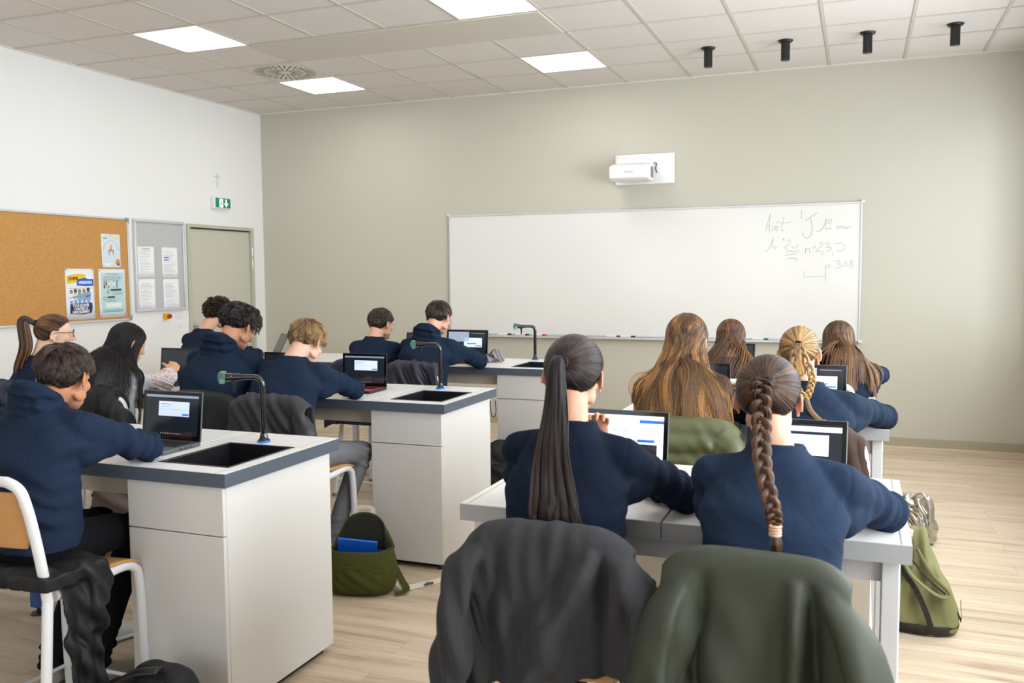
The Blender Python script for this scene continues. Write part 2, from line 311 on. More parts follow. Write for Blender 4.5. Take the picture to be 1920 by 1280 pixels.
STR = [[(5.466,1.896),(5.483,1.978),(5.507,2.057)],[(5.507,2.057),(5.499,1.965),(5.503,1.889)],[(5.474,1.94),(5.511,1.952)],[(5.524,1.901),(5.528,1.936),(5.545,1.942)],[(5.542,1.926),(5.564,1.925),(5.57,1.941),(5.554,1.944),(5.545,1.926),(5.558,1.906),(5.579,1.915)],[(5.557,1.967),(5.581,1.988),(5.594,1.959)],[(5.624,2.025),(5.612,1.962),(5.607,1.911),(5.625,1.905)],[(5.606,1.968),(5.643,1.974),(5.685,1.979)],[(5.774,2.077),(5.774,2.001)],[(5.806,1.985),(5.847,2.015),(5.906,2.054)],[(5.847,2.015),(5.863,1.943),(5.859,1.868),(5.826,1.832),(5.796,1.847),(5.786,1.882)],[(5.9,1.887),(5.939,1.9),(5.967,1.946),(5.984,2.002)],[(5.984,2.002),(5.979,1.915),(6.027,1.917)],[(6.011,1.995),(5.997,1.97),(6.009,1.954),(6.029,1.982),(6.017,1.994)],[(6.065,1.906),(6.074,1.931),(6.085,1.937),(6.086,1.912),(6.103,1.933),(6.109,1.915),(6.123,1.93),(6.13,1.914),(6.144,1.926),(6.133,1.911),(6.156,1.91),(6.161,1.926),(6.173,1.913),(6.19,1.928)],[(5.471,1.714),(5.505,1.761),(5.537,1.843)],[(5.537,1.843),(5.523,1.748)],[(5.548,1.767),(5.539,1.748),(5.554,1.744),(5.563,1.766),(5.551,1.767)],[(5.58,1.858),(5.583,1.849)],[(5.615,1.816),(5.626,1.835),(5.627,1.816)],[(5.651,1.809),(5.669,1.821),(5.682,1.802),(5.646,1.759),(5.634,1.752),(5.671,1.726),(5.695,1.729)],[(5.695,1.77),(5.707,1.748),(5.737,1.757),(5.743,1.785)],[(5.647,1.711),(5.756,1.722)],[(5.638,1.683),(5.744,1.697)],[(5.645,1.648),(5.696,1.656),(5.739,1.65),(5.733,1.634)],[(5.811,1.693),(5.813,1.743),(5.816,1.718),(5.84,1.746),(5.85,1.698)],[(5.887,1.761),(5.873,1.745),(5.891,1.745),(5.896,1.76),(5.887,1.761)],[(5.923,1.782),(5.947,1.791),(5.953,1.766),(5.897,1.716),(5.918,1.719),(5.948,1.709)],[(5.963,1.715),(5.954,1.678)],[(5.976,1.778),(6.006,1.79),(6.012,1.771),(5.989,1.752),(6.021,1.746),(6.025,1.724),(5.989,1.715)],[(6.043,1.702),(6.037,1.674)],[(6.059,1.776),(6.082,1.782),(6.118,1.781),(6.139,1.75),(6.119,1.719),(6.072,1.714)],[(5.989,1.593),(5.983,1.565),(5.987,1.446)],[(5.989,1.593),(6.012,1.596),(6.021,1.58),(6.004,1.57),(5.986,1.574)],[(6.059,1.624),(6.091,1.633),(6.103,1.617),(6.08,1.601),(6.118,1.589),(6.11,1.57),(6.069,1.567)],[(6.161,1.635),(6.138,1.607),(6.145,1.585),(6.168,1.585),(6.168,1.604),(6.144,1.601)],[(6.214,1.625),(6.19,1.634),(6.182,1.619),(6.209,1.594),(6.203,1.572),(6.183,1.579),(6.191,1.6),(6.214,1.622)],[(5.807,1.541),(5.808,1.497),(5.838,1.491),(5.982,1.493)]]
ink1 = mat('faded_grey_ink', '#a9aca9', rough=.6); ink2 = mat('faded_green_ink', '#b4c2ba', rough=.6)
a = MB()
for i, s in enumerate(STR):
    a.mi = 0 if 8 <= i <= 14 else 1
    P = bez([(x, 0, z) for x, z in s], 5) if len(s) > 2 else np.array([(x, 0, z) for x, z in s])
    P = P-np.array([4.2975, 0, 1.53]); P[:, 1] = -.0222
    a.tube(P, .0021 if a.mi == 0 else .0024, 5, flat=1)
part('handwriting', a, [ink1, ink2], t, label='faint handwritten marker notes')
def marker(x, col, lab, ln=.13):
    q = thing('marker_pen', lab, 'marker pen', (x, -.05, .928), 0, 'marker pens on the board tray')
    part('barrel', MB().cyl((-ln/2, 0, 0), (ln/2-.03, 0, 0), .009), mat('pen_white', '#e8e8e8', rough=.4), q); part('cap', MB().cyl((ln/2-.03, 0, 0), (ln/2+.01, 0, 0), .0095), mat('pen_'+col.strip('#'), col, rough=.4), q)
for x, c, l in ((2.93, '#1a1a1a', 'black capped marker pen on the tray, farthest left'), (3.12, '#222222', 'black capped marker pen on the tray, second from left'), (3.30, '#c02430', 'red capped marker pen on the tray near the farthest tap'), (4.06, '#444444', 'dark capped marker pen on the tray near the ponytail girl'), (4.2, '#1a1a1a', 'black capped marker pen on the tray below the projector'), (5.43, '#2a7a50', 'green capped marker pen on the tray right of the long-haired girls'), ): marker(x, c, l)
q = thing('board_eraser', 'small purple and white board eraser at the right end of the tray', 'eraser', (6.17, -.05, .918))
part('felt_pad', MB().box(-.05, .05, -.02, .02, 0, .012), mat('felt', '#e4e4e4'), q, bevel=.002); part('handle', MB().box(-.05, .05, -.02, .02, .012, .035), mat('purple_plastic', '#a79bc0'), q, bevel=.004)
# projector on its wall plate
t = thing('projector', 'white short-throw projector on its wall plate above the board', 'projector', (4.29, 0, 2.51))
pw = mat('projector_white', '#eeeeef', rough=.35)
part('wall_plate', MB().box(-.215, .35, -.04, 0, -.143, .143), pw, t, bevel=.012, seg=3)
part('mount_arm', MB().box(-.12, .10, -.2, -.035, .05, .085), pw, t, bevel=.006)
a = MB(); R = R3(0, 0, 0)
a.loft([[(-.18, -.40, -.115), (.18, -.40, -.115), (.18, -.40, -.01), (-.18, -.40, -.01)], [(-.18, -.33, -.135), (.19, -.33, -.135), (.19, -.33, .02), (-.18, -.33, .02)], [(-.17, -.10, -.125), (.17, -.10, -.125), (.17, -.10, .03), (-.17, -.10, .03)]])
part('body', a, pw, t, bevel=.012, seg=3)
part('lens_hood', MB().loft([[(-.13, -.30, .02), (.15, -.30, .02), (.15, -.30, .068), (-.13, -.30, .068)], [(-.14, -.05, .02), (.16, -.05, .02), (.16, -.05, .085), (-.14, -.05, .085)]]), pw, t, bevel=.01, seg=3)
part('lens_slot', MB().box(-.1, .12, -.305, -.298, .018, .024), M_blk, t)
a = MB()
for i in range(6):
    for j in range(9): a.obox((.1905 if i < 3 else .186, -.31+.022*i, -.1+.011*j), (.004, .012, .005))
part('vent_grille', a, mat('grille_dark', '#55585c'), t)
text('brand_lettering', 'EPSON', .028, mat('grey_print', '#8a8c90'), t, (.0, -.4008, -.062), (PI/2, 0, 0))
part('cable', MB().tube(bez([(.16, -.06, .05), (.185, -.045, .045), (.175, -.045, .0), (.19, -.045, -.04)], 6), .004, 8), M_blk, t)
# frame helper for flat boards on the left wall (x = 0 plane, y along the wall)
def wall_frame(mbx, y0, y1, z0, z1, w, d):
    mbx.box(0, d, y0, y1, z1-w, z1); mbx.box(0, d, y0, y1, z0, z0+w); mbx.box(0, d, y0, y0+w, z0+w, z1-w); mbx.box(0, d, y1-w, y1, z0+w, z1-w); return mbx
def cork_material():
    m = mat('cork', '#c99a5d', rough=.9, bump=.3, bscale=300); nt = m.node_tree; b = nt.nodes['Principled BSDF']; tc = nt.nodes.new('ShaderNodeTexCoord')
    n = nt.nodes.new('ShaderNodeTexNoise'); n.inputs['Scale'].default_value = 110; n.inputs['Detail'].default_value = 5; r = nt.nodes.new('ShaderNodeValToRGB')
    r.color_ramp.elements[0].position = .3; r.color_ramp.elements[0].color = srgb('#b27e40'); r.color_ramp.elements[1].position = .75; r.color_ramp.elements[1].color = srgb('#d3a161')
    nt.links.new(tc.outputs['Object'], n.inputs['Vector']); nt.links.new(n.outputs[0], r.inputs[0]); nt.links.new(r.outputs[0], b.inputs['Base Color']); return m
t = thing('cork_board', 'large framed cork pin board on the white wall', 'notice board', (0, -3.2, 1.60))
y0, y1, z0, z1 = -1.2, 1.18, -.465, .465
part('cork', MB().box(.002, .016, y0+.01, y1-.01, z0+.01, z1-.01), cork_material(), t, smooth=False)
part('frame', wall_frame(MB(), y0, y1, z0, z1, .018, .026), M_aluw, t, bevel=.003)
for zz in (z0, z1):
    s = 1 if zz > 0 else -1
    M = Matrix(((0, 0, 1, 0), (1, 0, 0, 0), (0, 1, 0, 0), (0, 0, 0, 1)))
    part('corner_cap', MB().prism([(y1+.002, zz+.002*s), (y1-.05, zz+.002*s), (y1+.002, zz-.05*s)][::1], .0255, .029, M), mat('grey_cap', '#8e8d96'), t)
P_w = mat('poster_paper', '#e9ecef', rough=.6); P_blue = mat('poster_blue', '#1a5cc4', rough=.6); P_yel = mat('poster_yellow', '#eec21f', rough=.6); P_navy = mat('poster_navy', '#22305c', rough=.6)
P_teal = mat('poster_pale_teal', '#bfd9da', rough=.6); P_dteal = mat('poster_dark_teal', '#2d4448', rough=.6); P_skin = mat('poster_skin', '#c89478', rough=.6); P_dskin = mat('poster_dark_skin', '#6b4636', rough=.6)
P_red = mat('poster_red', '#c63b3b', rough=.6); P_lb = mat('poster_light_blue', '#7fa8d8', rough=.6); P_hair = mat('poster_dark_brown', '#3a2a26', rough=.6); P_txt = mat('poster_black', '#20242a', rough=.6); P_gr = mat('poster_grey_text', '#a9aeb6', rough=.6); P_or = mat('poster_orange', '#e58a2c', rough=.6); P_tt = mat('poster_teal_text', '#5d8f92', rough=.6)
def sheet(name, label, cat, y, z, w, h, m, group=None, x=.017, curl=.004):
    """paper pinned to a board on the left wall; local x = to the right along the wall, local y = up"""
    t = thing(name, label, cat, (x, y, z), 0, group); t.rotation_euler = (PI/2, 0, PI/2)
    n = 12; P = np.zeros((n, 5, 3))
    for i in range(n):
        for j in range(5): P[i, j] = ((i/(n-1)-.5)*w, (j/4-.5)*h, curl*abs(i/(n-1)-.5)**2*4*(1 if j == 0 else .3))
    part('paper', MB().grid(P), m, t, solid=.0006); return t
def shape(t, name, pts, m, z=.0012, d=.0006): return part(name, MB().prism(pts, z, z+d), m, t, smooth=False)
def rect(x0, x1, y0, y1): return [(x0, y0), (x1, y0), (x1, y1), (x0, y1)]
def lines(t, rows, m, z=.0013):
    a = MB()
    for (x0, x1, y, hh) in rows: a.box(x0, x1, y-hh/2, y+hh/2, z, z+.0004)
    part('printed_lines', a, m, t, smooth=False)
def figure(t, x, y0, hh, hair, skin, top, leg):
    a = MB(); w = hh*.17
    a.mi = 3; a.prism(rect(x-w*.6, x+w*.6, y0, y0+hh*.42), .0014, .0018)
    a.mi = 2; a.prism([(x-w*.8, y0+hh*.38), (x+w*.8, y0+hh*.38), (x+w, y0+hh*.72), (x+w*.4, y0+hh*.8), (x-w*.4, y0+hh*.8), (x-w, y0+hh*.72)], .0016, .0021)
    a.mi = 0; a.prism([(x+w*.62*math.cos(q), y0+hh*.89+hh*.12*math.sin(q)) for q in np.linspace(0, 2*PI, 12, endpoint=False)], .0017, .0022)
    a.mi = 1; a.prism([(x+w*.42*math.cos(q), y0+hh*.87+hh*.09*math.sin(q)) for q in np.linspace(0, 2*PI, 12, endpoint=False)], .0022, .0026)
    a.prism([(x-w*1.0, y0+hh*.5), (x+w*.7, y0+hh*.56), (x+w*.7, y0+hh*.61), (x-w*1.0, y0+hh*.56)], .0021, .0025)
    part('printed_figure', a, [hair, skin, top, leg], t, smooth=False)
def pins(t, pts, m=None):
    for (x, y) in pts: part('pin', MB().sph((x, y, .004), (.005, .005, .003), n=8, m=6), m or M_blk, t)
# poster 1
t = sheet('poster', 'white poster with yellow and blue brush strokes and a group of teenagers', 'poster', -2.588, 1.385, .305, .435, P_w)
shape(t, 'yellow_stroke', [(-.135, .09), (-.14, .155), (-.1, .165), (-.02, .175), (.06, .17), (.055, .11), (0, .105), (-.08, .095)], P_yel)
shape(t, 'blue_stroke', [(-.035, .075), (-.03, .125), (.05, .14), (.075, .135), (.08, .128), (.145, .128), (.145, .07), (.06, .068)], P_blue, z=.0018)
text('poster_lettering', 'DEVIENS', .036, P_txt, t, (-.07, .132, .0022), (0, 0, .05), sx=.72, bold=.0012); text('poster_lettering', 'AMBASSADEUR', .034, P_w, t, (.057, .099, .0028), (0, 0, 0), sx=.62, bold=.0012)
lines(t, [(-.12, .14, .05, .004)], P_gr)
for x, hh, hr, sk, tp in ((-.095, .145, P_hair, P_skin, P_w), (-.052, .155, P_txt, P_dskin, P_teal), (-.008, .15, P_hair, P_skin, P_lb), (.04, .15, P_hair, P_skin, P_lb), (.085, .165, P_txt, P_dskin, P_lb)): figure(t, x, -.11, hh, hr, sk, tp, P_lb)
shape(t, 'navy_stroke', [(-.115, -.165), (-.11, -.085), (-.02, -.08), (.12, -.075), (.125, -.11), (.115, -.165), (.02, -.175), (-.07, -.17)], P_navy, z=.0026)
for i, s in enumerate(('TOUS SOUDÉS', 'CONTRE LE', 'HARCÈLEMENT')): text('poster_lettering', s, .031, P_w, t, (0, -.098-.028*i, .0036), (0, 0, .02), sx=(.85, .9, .86)[i], bold=.0012)
lines(t, [(.08, .12, -.195, .003)], P_gr); pins(t, [(-.145, .21), (.14, .21), (-.145, -.21)])
# poster 2
t = sheet('poster', 'pale teal information poster pinned at the right end of the cork board', 'poster', -2.233, 1.385, .305, .43, P_w)
shape(t, 'teal_field', rect(-.13, .14, -.185, .185), P_teal)
text('poster_lettering', 'TOUS MOBILISÉS', .02, P_tt, t, (.005, .168, .0022), (0, 0, 0)); text('poster_lettering', 'CONTRE LE HARCÈLEMENT', .02, P_tt, t, (.005, .145, .0022), (0, 0, 0), sx=.85)
lines(t, [(-.11, .11, .128, .004), (-.1, .1, .118, .004), (-.0, .12, .01, .003), (0, .11, .0, .003), (0, .12, -.01, .003), (-.07, .06, -.055, .003), (-.07, .05, -.065, .003), (-.07, .03, -.075, .003), (-.12, .12, -.15, .006), (-.12, .12, -.163, .006)], P_tt, z=.002)
for x, hr, sk, tp in ((-.09, P_hair, P_skin, P_lb), (-.068, P_hair, P_skin, P_red), (-.04, P_or, P_skin, P_w), (.02, P_hair, P_skin, P_w), (.055, P_txt, P_dskin, P_lb)): figure(t, x, .045, .068, hr, sk, tp, P_txt)
shape(t, 'dark_banner', [(-.02, .022), (.1, .022), (.108, .04), (-.02, .038)], P_dteal, z=.002); shape(t, 'dark_banner', [(-.06, -.043), (.02, -.043), (.03, -.027), (-.06, -.027)], P_dteal, z=.002)
for x, y in ((-.05, .012), (-.09, -.045)): part('round_icon', MB().tube([(x+.013*math.cos(q), y+.016*math.sin(q), .0022) for q in np.linspace(0, 2*PI, 20)], .0018, 5), P_dteal, t)
shape(t, 'white_box', rect(-.08, .1, -.125, -.085), P_w, z=.002); pins(t, [(-.135, -.2), (.135, -.2), (-.14, .2)])
# poster 3
t = sheet('poster', 'tall pale blue poster with an arch and small table drawing, above the teal poster', 'poster', -2.231, 1.762, .215, .30, P_w)
shape(t, 'pale_field', rect(-.098, .1, -.14, .14), mat('poster_ice', '#d3dfe4', rough=.6))
part('arch_line', MB().tube([(.088*math.cos(q), -.005+.095*math.sin(q), .0022) for q in np.linspace(.15, PI-.1, 24)], .0012, 5), mat('arch_violet', '#6f6f9c'), t)
shape(t, 'green_mark', rect(-.085, -.045, .105, .118), mat('poster_green', '#7fb08a'), z=.002); shape(t, 'yellow_mark', [(.02, .125), (.075, .128), (.09, .105), (.085, .095), (.02, .115)], mat('poster_pale_yellow', '#e4e488'), z=.002)
shape(t, 'table_top', rect(-.03, .03, .0, .008), P_red, z=.002); shape(t, 'table_legs', rect(-.026, -.02, -.035, 0), P_dteal, z=.002); shape(t, 'table_legs', rect(.02, .026, -.035, 0), P_dteal, z=.002)
shape(t, 'small_figure', [(-.015, .01), (.015, .01), (.005, .04), (.012, .055), (-.005, .055), (-.005, .04)], P_or, z=.002); shape(t, 'orange_badge', [(.04, -.1), (.07, -.065), (.098, -.085), (.1, -.12), (.06, -.12)], P_or, z=.002); shape(t, 'blue_badge', rect(.06, .09, -.128, -.108), P_blue, z=.0028)
shape(t, 'white_box', rect(-.08, -.01, -.13, -.108), P_w, z=.002); pins(t, [(-.003, .14)])
# grey magnetic display case
t = thing('display_board', 'narrow grey framed notice board between cork board and door', 'notice board', (0, -1.6235, 1.637))
part('back_panel', MB().box(.001, .012, -.32, .32, -.42, .42), mat('grey_felt', '#b9babb', rough=.9), t, smooth=False); part('frame', wall_frame(MB(), -.3295, .3295, -.433, .433, .028, .032), M_aluw, t, bevel=.006, seg=3)
def notice(y, z, lab, blue=False, red=False):
    t = sheet('notice_sheet', lab, 'notice', y, z, .215, .30, mat('office_paper', '#f0f1f4', rough=.6), 'printed sheets on the grey board', x=.0135, curl=.003)
    rows = []; r = random.Random(int(y*1000+z*100)); yy = .11
    while yy > -.13: rows.append((-.085, -.085+.17*r.uniform(.5, 1), yy, .0028)); yy -= r.choice([.009, .009, .018])
    lines(t, rows, mat('print_grey', '#b8bcc4', rough=.7))
    if red: lines(t, [(-.05, .05, .128, .006)], mat('print_red', '#c06070'), z=.002)
    if blue: shape(t, 'blue_mark', rect(-.08, -.02, .045, .056), P_blue, z=.002); shape(t, 'blue_mark', rect(-.08, -.02, .022, .038), P_lb, z=.002)
notice(-1.808, 1.664, 'printed sheet with red heading, upper left on the grey board', red=True); notice(-1.808, 1.361, 'printed text sheet, lower left on the grey board')
notice(-1.496, 1.664, 'printed sheet with blue blocks, upper right on the grey board', blue=True); notice(-1.49, 1.357, 'printed text sheet, lower right on the grey board')
# emergency stop, sockets, exit sign, cross
t = thing('emergency_button', 'red emergency stop knob on a yellow box, white plate', 'emergency button', (0, -1.58, 1.145))
part('wall_plate', MB().box(0, .008, -.045, .045, -.045, .045), M_wp, t, bevel=.003); part('housing', MB().box(.008, .045, -.03, .03, -.025, .035), mat('safety_yellow', '#e9b50e', rough=.4), t, bevel=.006); part('knob', MB().tube([(.045, .0, .005), (.06, 0, .005), (.062, 0, .005), (.078, 0, .005)], [.012, .012, .022, .02], 20), mat('safety_red', '#b3132a', rough=.35), t, bevel=.003)
for z, l in ((1.145, 'round white wall switch right of the red button'), (1.066, 'round white wall switch, lower of the pair by the door')):
    t = thing('wall_switch', l, 'switch', (0, -1.39, z), 0, 'round wall switches by the door'); part('plate', MB().box(0, .008, -.04, .04, -.038, .038), M_wp, t, bevel=.004); part('rocker', MB().tube([(.008, 0, 0), (.014, 0, 0)], [.028, .025], 24), mat('switch_white', '#e2e3e6', rough=.35), t)
t = thing('exit_sign', 'green lit emergency exit sign in a white case above the door', 'exit sign', (0, -.735, 2.293))
part('case', MB().box(0, .05, -.135, .125, -.06, .06), M_wp, t, bevel=.005); M_grn = mat('exit_green', '#1d7a5c', rough=.4, emit='#12835a', estr=.25); M_lit = mat('exit_white', '#ffffff', rough=.4, emit='#ffffff', estr=.8)
part('sign_face', MB().box(.05, .0515, -.115, .118, -.05, .05), M_grn, t)
M = Matrix(((0, 0, 1, 0), (1, 0, 0, 0), (0, 1, 0, 0), (0, 0, 0, 1)))
a = MB(); a.prism([(.04, .04), (.06, .04), (.06, .0), (.082, .0), (.05, -.042), (.018, .0), (.04, .0)], .0516, .0524, M)
a.prism([(-.055, .042), (0, .042), (0, -.044), (-.055, -.044)], .0516, .0522, M); part('white_symbols', a, M_lit, t, smooth=False)
a = MB(); a.prism([(-.03+.007*math.cos(q), .028+.007*math.sin(q)) for q in np.linspace(0, 2*PI, 10, endpoint=False)], .0523, .0528, M)
a.prism([(-.038, .018), (-.022, .018), (-.02, -.005), (-.008, -.03), (-.016, -.034), (-.029, -.01), (-.044, -.032), (-.05, -.026), (-.036, -.002)], .0523, .0528, M); part('running_figure', a, M_grn, t, smooth=False)
t = part('crucifix', MB().box(0, .012, -.009, .009, -.075, .075).box(0, .012, -.045, .045, .028, .044), mat('cross_white', '#dcdcda', rough=.5), loc=(0, -.756, 2.53), bevel=.003); tag(t, 'small white cross on the wall above the exit sign', 'cross')
# ---------------- desks ----------------
TZ = .87; TH = .048
M_top = mat('white_laminate_top', '#e6e5e2', rough=.28, spec=.5); M_edge = mat('slate_edge', '#4d5762', rough=.4); M_edgeg = mat('grey_edge', '#a5a5a6', rough=.4)
M_cab = mat('white_cabinet_laminate', '#d6d4d0', rough=.35); M_gap = mat('shadow_gap', '#3a3a3a', rough=.8); M_seam = mat('panel_seam', '#8d8b88', rough=.7)
M_apron = mat('beige_apron', '#cbc0ae', rough=.6); M_plinth = mat('black_plinth', '#1a1918', rough=.6); M_leg = mat('pale_grey_steel', '#d5d5d6', rough=.35, metal=.1); M_sink = mat('black_ceramic', '#18191c', rough=.28)
def worktop(name, x0, x1, y0, y1, edge, parent, hole=None, seams=(), z=TZ):
    """top board: slate core and edges, thin white laminate face let in between"""
    a = MB(); w = .003
    hx = hole
    def ring(bx, zz0, zz1, X0, X1, Y0, Y1):
        if hx:
            a0, a1, b0, b1 = hx; bx.box(X0, a0, Y0, Y1, zz0, zz1); bx.box(a1, X1, Y0, Y1, zz0, zz1); bx.box(a0, a1, Y0, b0, zz0, zz1); bx.box(a0, a1, b1, Y1, zz0, zz1)
        else: bx.box(X0, X1, Y0, Y1, zz0, zz1)
    ring(a, z-TH, z-.0015, x0, x1, y0, y1); o = part(name, a, edge, parent, smooth=False)
    b = MB(); ring(b, z-.0015, z, x0+.002, x1-.002, y0+.002, y1-.002); part('top_surface', b, M_top, o, smooth=False)
    c = MB()
    for s in seams: c.box(*s, z, z+.0004)
    if seams: part('seam', c, M_seam, o, smooth=False)
    return o
def faucet(x, y, lab):
    """bench tap: tall black pipe bent at the top, blue collar, blue and green hand wheel"""
    t = thing('faucet', lab, 'tap', (x, y, TZ), 0, 'black bench taps'); k = mat('black_enamel', '#111214', rough=.16, coat=.5)
    part('base_collar', MB().tube([(0, 0, 0), (0, 0, .008)], .026, 24), mat('tap_blue', '#1e78c8', rough=.3), t)
    part('base_cone', MB().tube([(0, 0, .008), (0, 0, .02), (0, 0, .035)], [.023, .016, .013], 20), k, t)
    R = R3(0, 0, math.radians(0)); d = np.array([-.88, -.48, 0]); d /= np.linalg.norm(d)
    P = [np.array([0, 0, .02]), np.array([0, 0, .15]), np.array([0, 0, .225])]+[np.array([0, 0, .225])+.035*((1-math.cos(q))*d+math.sin(q)*np.array([0, 0, 1])) for q in np.linspace(.2, PI/2, 7)]
    e = P[-1]; P += [e+d*.05]; part('pipe', MB().tube(P, .0115, 16), k, t); e = P[-1]
    part('valve_body', MB().tube([e-d*.002, e+d*.03, e+d*.032, e+d*.052], [.014, .014, .0165, .0165], 16), k, t)
    part('spout', MB().tube([e+d*.022, e+d*.022+np.array([0, 0, -.022]), e+d*.022+np.array([0, 0, -.024]), e+d*.022+np.array([0, 0, -.062])], [.009, .009, .006, .004], 12), k, t)
    c = e+d*.066; M = np.eye(4); ax = d; up = np.array([0, 0, 1.]); sd = np.cross(up, ax); M[:3, 0] = sd; M[:3, 1] = up; M[:3, 2] = ax; M[:3, 3] = c-ax*.012
    pts = [((.034 if i % 2 == 0 else .020)*math.cos(PI*i/4+PI/4), (.034 if i % 2 == 0 else .020)*math.sin(PI*i/4+PI/4)) for i in range(8)]
    part('hand_wheel', MB().prism(pts, 0, .024, M), mat('clear_green_plastic', '#49705a', rough=.15, coat=.4), t, bevel=.004, seg=3)
    part('wheel_cap', MB().tube([c+ax*.012, c+ax*.017], [.014, .012], 16), mat('tap_blue2', '#2a92e8', rough=.3), t); return t
def lab_row(n, yf, labs):
    """one left-hand bench: sink cabinet, worktop with sink at its aisle end, seat places to the left of it"""
    yb = yf+.70; x1 = 4.315; xs = 3.862; x0 = 1.20
    c = thing('sink_cabinet', labs[0], 'cabinet', (4.085, yf+.35, 0), 0, 'white sink cabinets under the benches')
    w, d = .205, .315
    part('body', MB().box(-w+.018, w-.018, d-.018, d, .03, TZ-TH-.001).box(-w+.018, w-.018, -d+.018, d-.018, .03, .05), M_cab, c, smooth=False)
    part('side_panel', MB().box(w-.017, w, -d, d, .03, TZ-TH-.001), M_cab, c, bevel=.0015); part('side_panel', MB().box(-w, -w+.017, -d, d, .03, TZ-TH-.001), M_cab, c, bevel=.0015)
    part('front_panel', MB().box(-w+.001, w-.0005, -d-.018, -d-.001, .651, TZ-TH-.002), M_cab, c, bevel=.0015)
    part('door', MB().box(-w+.001, w-.0005, -d-.018, -d-.001, .032, .647), M_cab, c, bevel=.002)
    part('plinth', MB().box(-w+.03, w-.03, -d+.04, d-.03, 0, .03), M_plinth, c, smooth=False)
    for sx in (-1, 1): part('levelling_foot', MB().tube([(sx*(w-.03), -d+.025, 0), (sx*(w-.03), -d+.025, .012), (sx*(w-.03), -d+.025, .03)], [.02, .018, .008], 16), M_plinth, c)
    t = thing('lab_bench', labs[1], 'bench', (0, 0, 0), 0, 'white lab benches with slate edges')
    hole = (3.955, 4.262, yf+.085, yf+.475)
    wt = worktop('worktop', xs+.001, x1, yf, yb, M_edge, t, hole, [(x1-.045, x1-.0435, yf+.003, yb-.003), (xs+.062, xs+.0635, yf+.003, yb-.003)])
    worktop('worktop', xs-1.2, xs-.001, yf, yb, M_edge, t); worktop('worktop', x0, xs-1.202, yf, yb, M_edge, t)
    a = MB(); hx0, hx1, hy0, hy1 = hole; g = .012; zt = TZ+.002; zb = TZ-.17
    a.box(hx0, hx1, hy0, hy0+g, zb, zt); a.box(hx0, hx1, hy1-g, hy1, zb, zt); a.box(hx0, hx0+g, hy0+g, hy1-g, zb, zt); a.box(hx1-g, hx1, hy0+g, hy1-g, zb, zt); a.box(hx0, hx1, hy0, hy1, zb-.01, zb)
    part('sink', a, M_sink, t, bevel=.003); part('drain', MB().tube([((hx0+hx1)/2, (hy0+hy1)/2, zb), ((hx0+hx1)/2, (hy0+hy1)/2, zb+.003)], .03, 20), M_alu, t)
    part('apron', MB().box(xs-1.2+.03, 3.878, yf+.10, yf+.118, TZ-TH-.085, TZ-TH-.001), M_apron, t, bevel=.001)
    part('apron', MB().box(x0+.03, xs-1.2+.02, yf+.10, yf+.118, TZ-TH-.085, TZ-TH-.001), M_apron, t, bevel=.001)
    for x in (x0+.05, xs-1.17):
        for y in (yf+.06, yb-.03): part('leg', MB().box(x-.02, x+.02, y-.02, y+.02, 0, TZ-TH-.001), M_leg, t, bevel=.004)
    return c, t
CAB = ['white sink cabinet nearest the camera, beside the open green backpack', 'white sink cabinet of the middle bench, in the middle of the room', 'white sink cabinet of the farthest bench, nearest the whiteboard']
BEN = ['slate-edged lab bench nearest the camera with a black sink', 'slate-edged lab bench of the middle row with the red-keyed laptop', 'slate-edged lab bench of the far row in front of the whiteboard']
for i, yf in enumerate((-6.04, -4.36, -2.60)): lab_row(i, yf, (CAB[i], BEN[i]))
faucet(4.082, -5.517, 'black bench tap nearest the camera, with green and blue hand wheel'); faucet(4.024, -3.80, 'black bench tap on the middle bench'); faucet(3.945, -1.96, 'black bench tap on the farthest bench in front of the whiteboard')
part_hook = part('wall_cable', MB().tube(bez([(4.292, -3.70, .80), (4.30, -3.70, .72), (4.315, -3.69, .71), (4.32, -3.68, .74), (4.315, -3.68, .80)], 8), .003, 8), M_blk); tag(part_hook, 'short black cable loop hanging behind the middle sink cabinet', 'cable')
def table_row(yf, lab):
    x0, x1 = 5.205, 6.39; yb = yf+.73
    t = thing('table', lab, 'table', (0, 0, 0), 0, 'white tables of the right-hand row')
    worktop('tabletop', x0, 5.784, yf, yb, M_edgeg, t, seams=[(x0+.022, x0+.024, yf+.003, yb-.003)]); worktop('tabletop', 5.787, x1, yf, yb, M_edgeg, t, seams=[(x1-.026, x1-.022, yf+.003, yb-.003)])
    part('apron', MB().box(x0+.05, x1-.05, yf+.07, yf+.09, TZ-TH-.07, TZ-TH-.001), M_leg, t, bevel=.002)
    part('modesty_panel', MB().box(x0+.08, x1-.08, yb-.1, yb-.085, .3, TZ-TH-.071), M_apron, t, bevel=.001)
    for x in (x0+.045, x1-.045):
        for y in (yf+.07, yb-.07): part('leg', MB().box(x-.022, x+.022, y-.022, y+.022, 0, TZ-TH-.001), M_leg, t, bevel=.004)
    return t
table_row(-6.12, 'white double table nearest the camera, between the two plaited girls and aisle'); table_row(-4.43, 'white double table of the middle row, before the olive puffer jacket'); table_row(-2.70, 'white double table of the far row, right of the whiteboard centre')
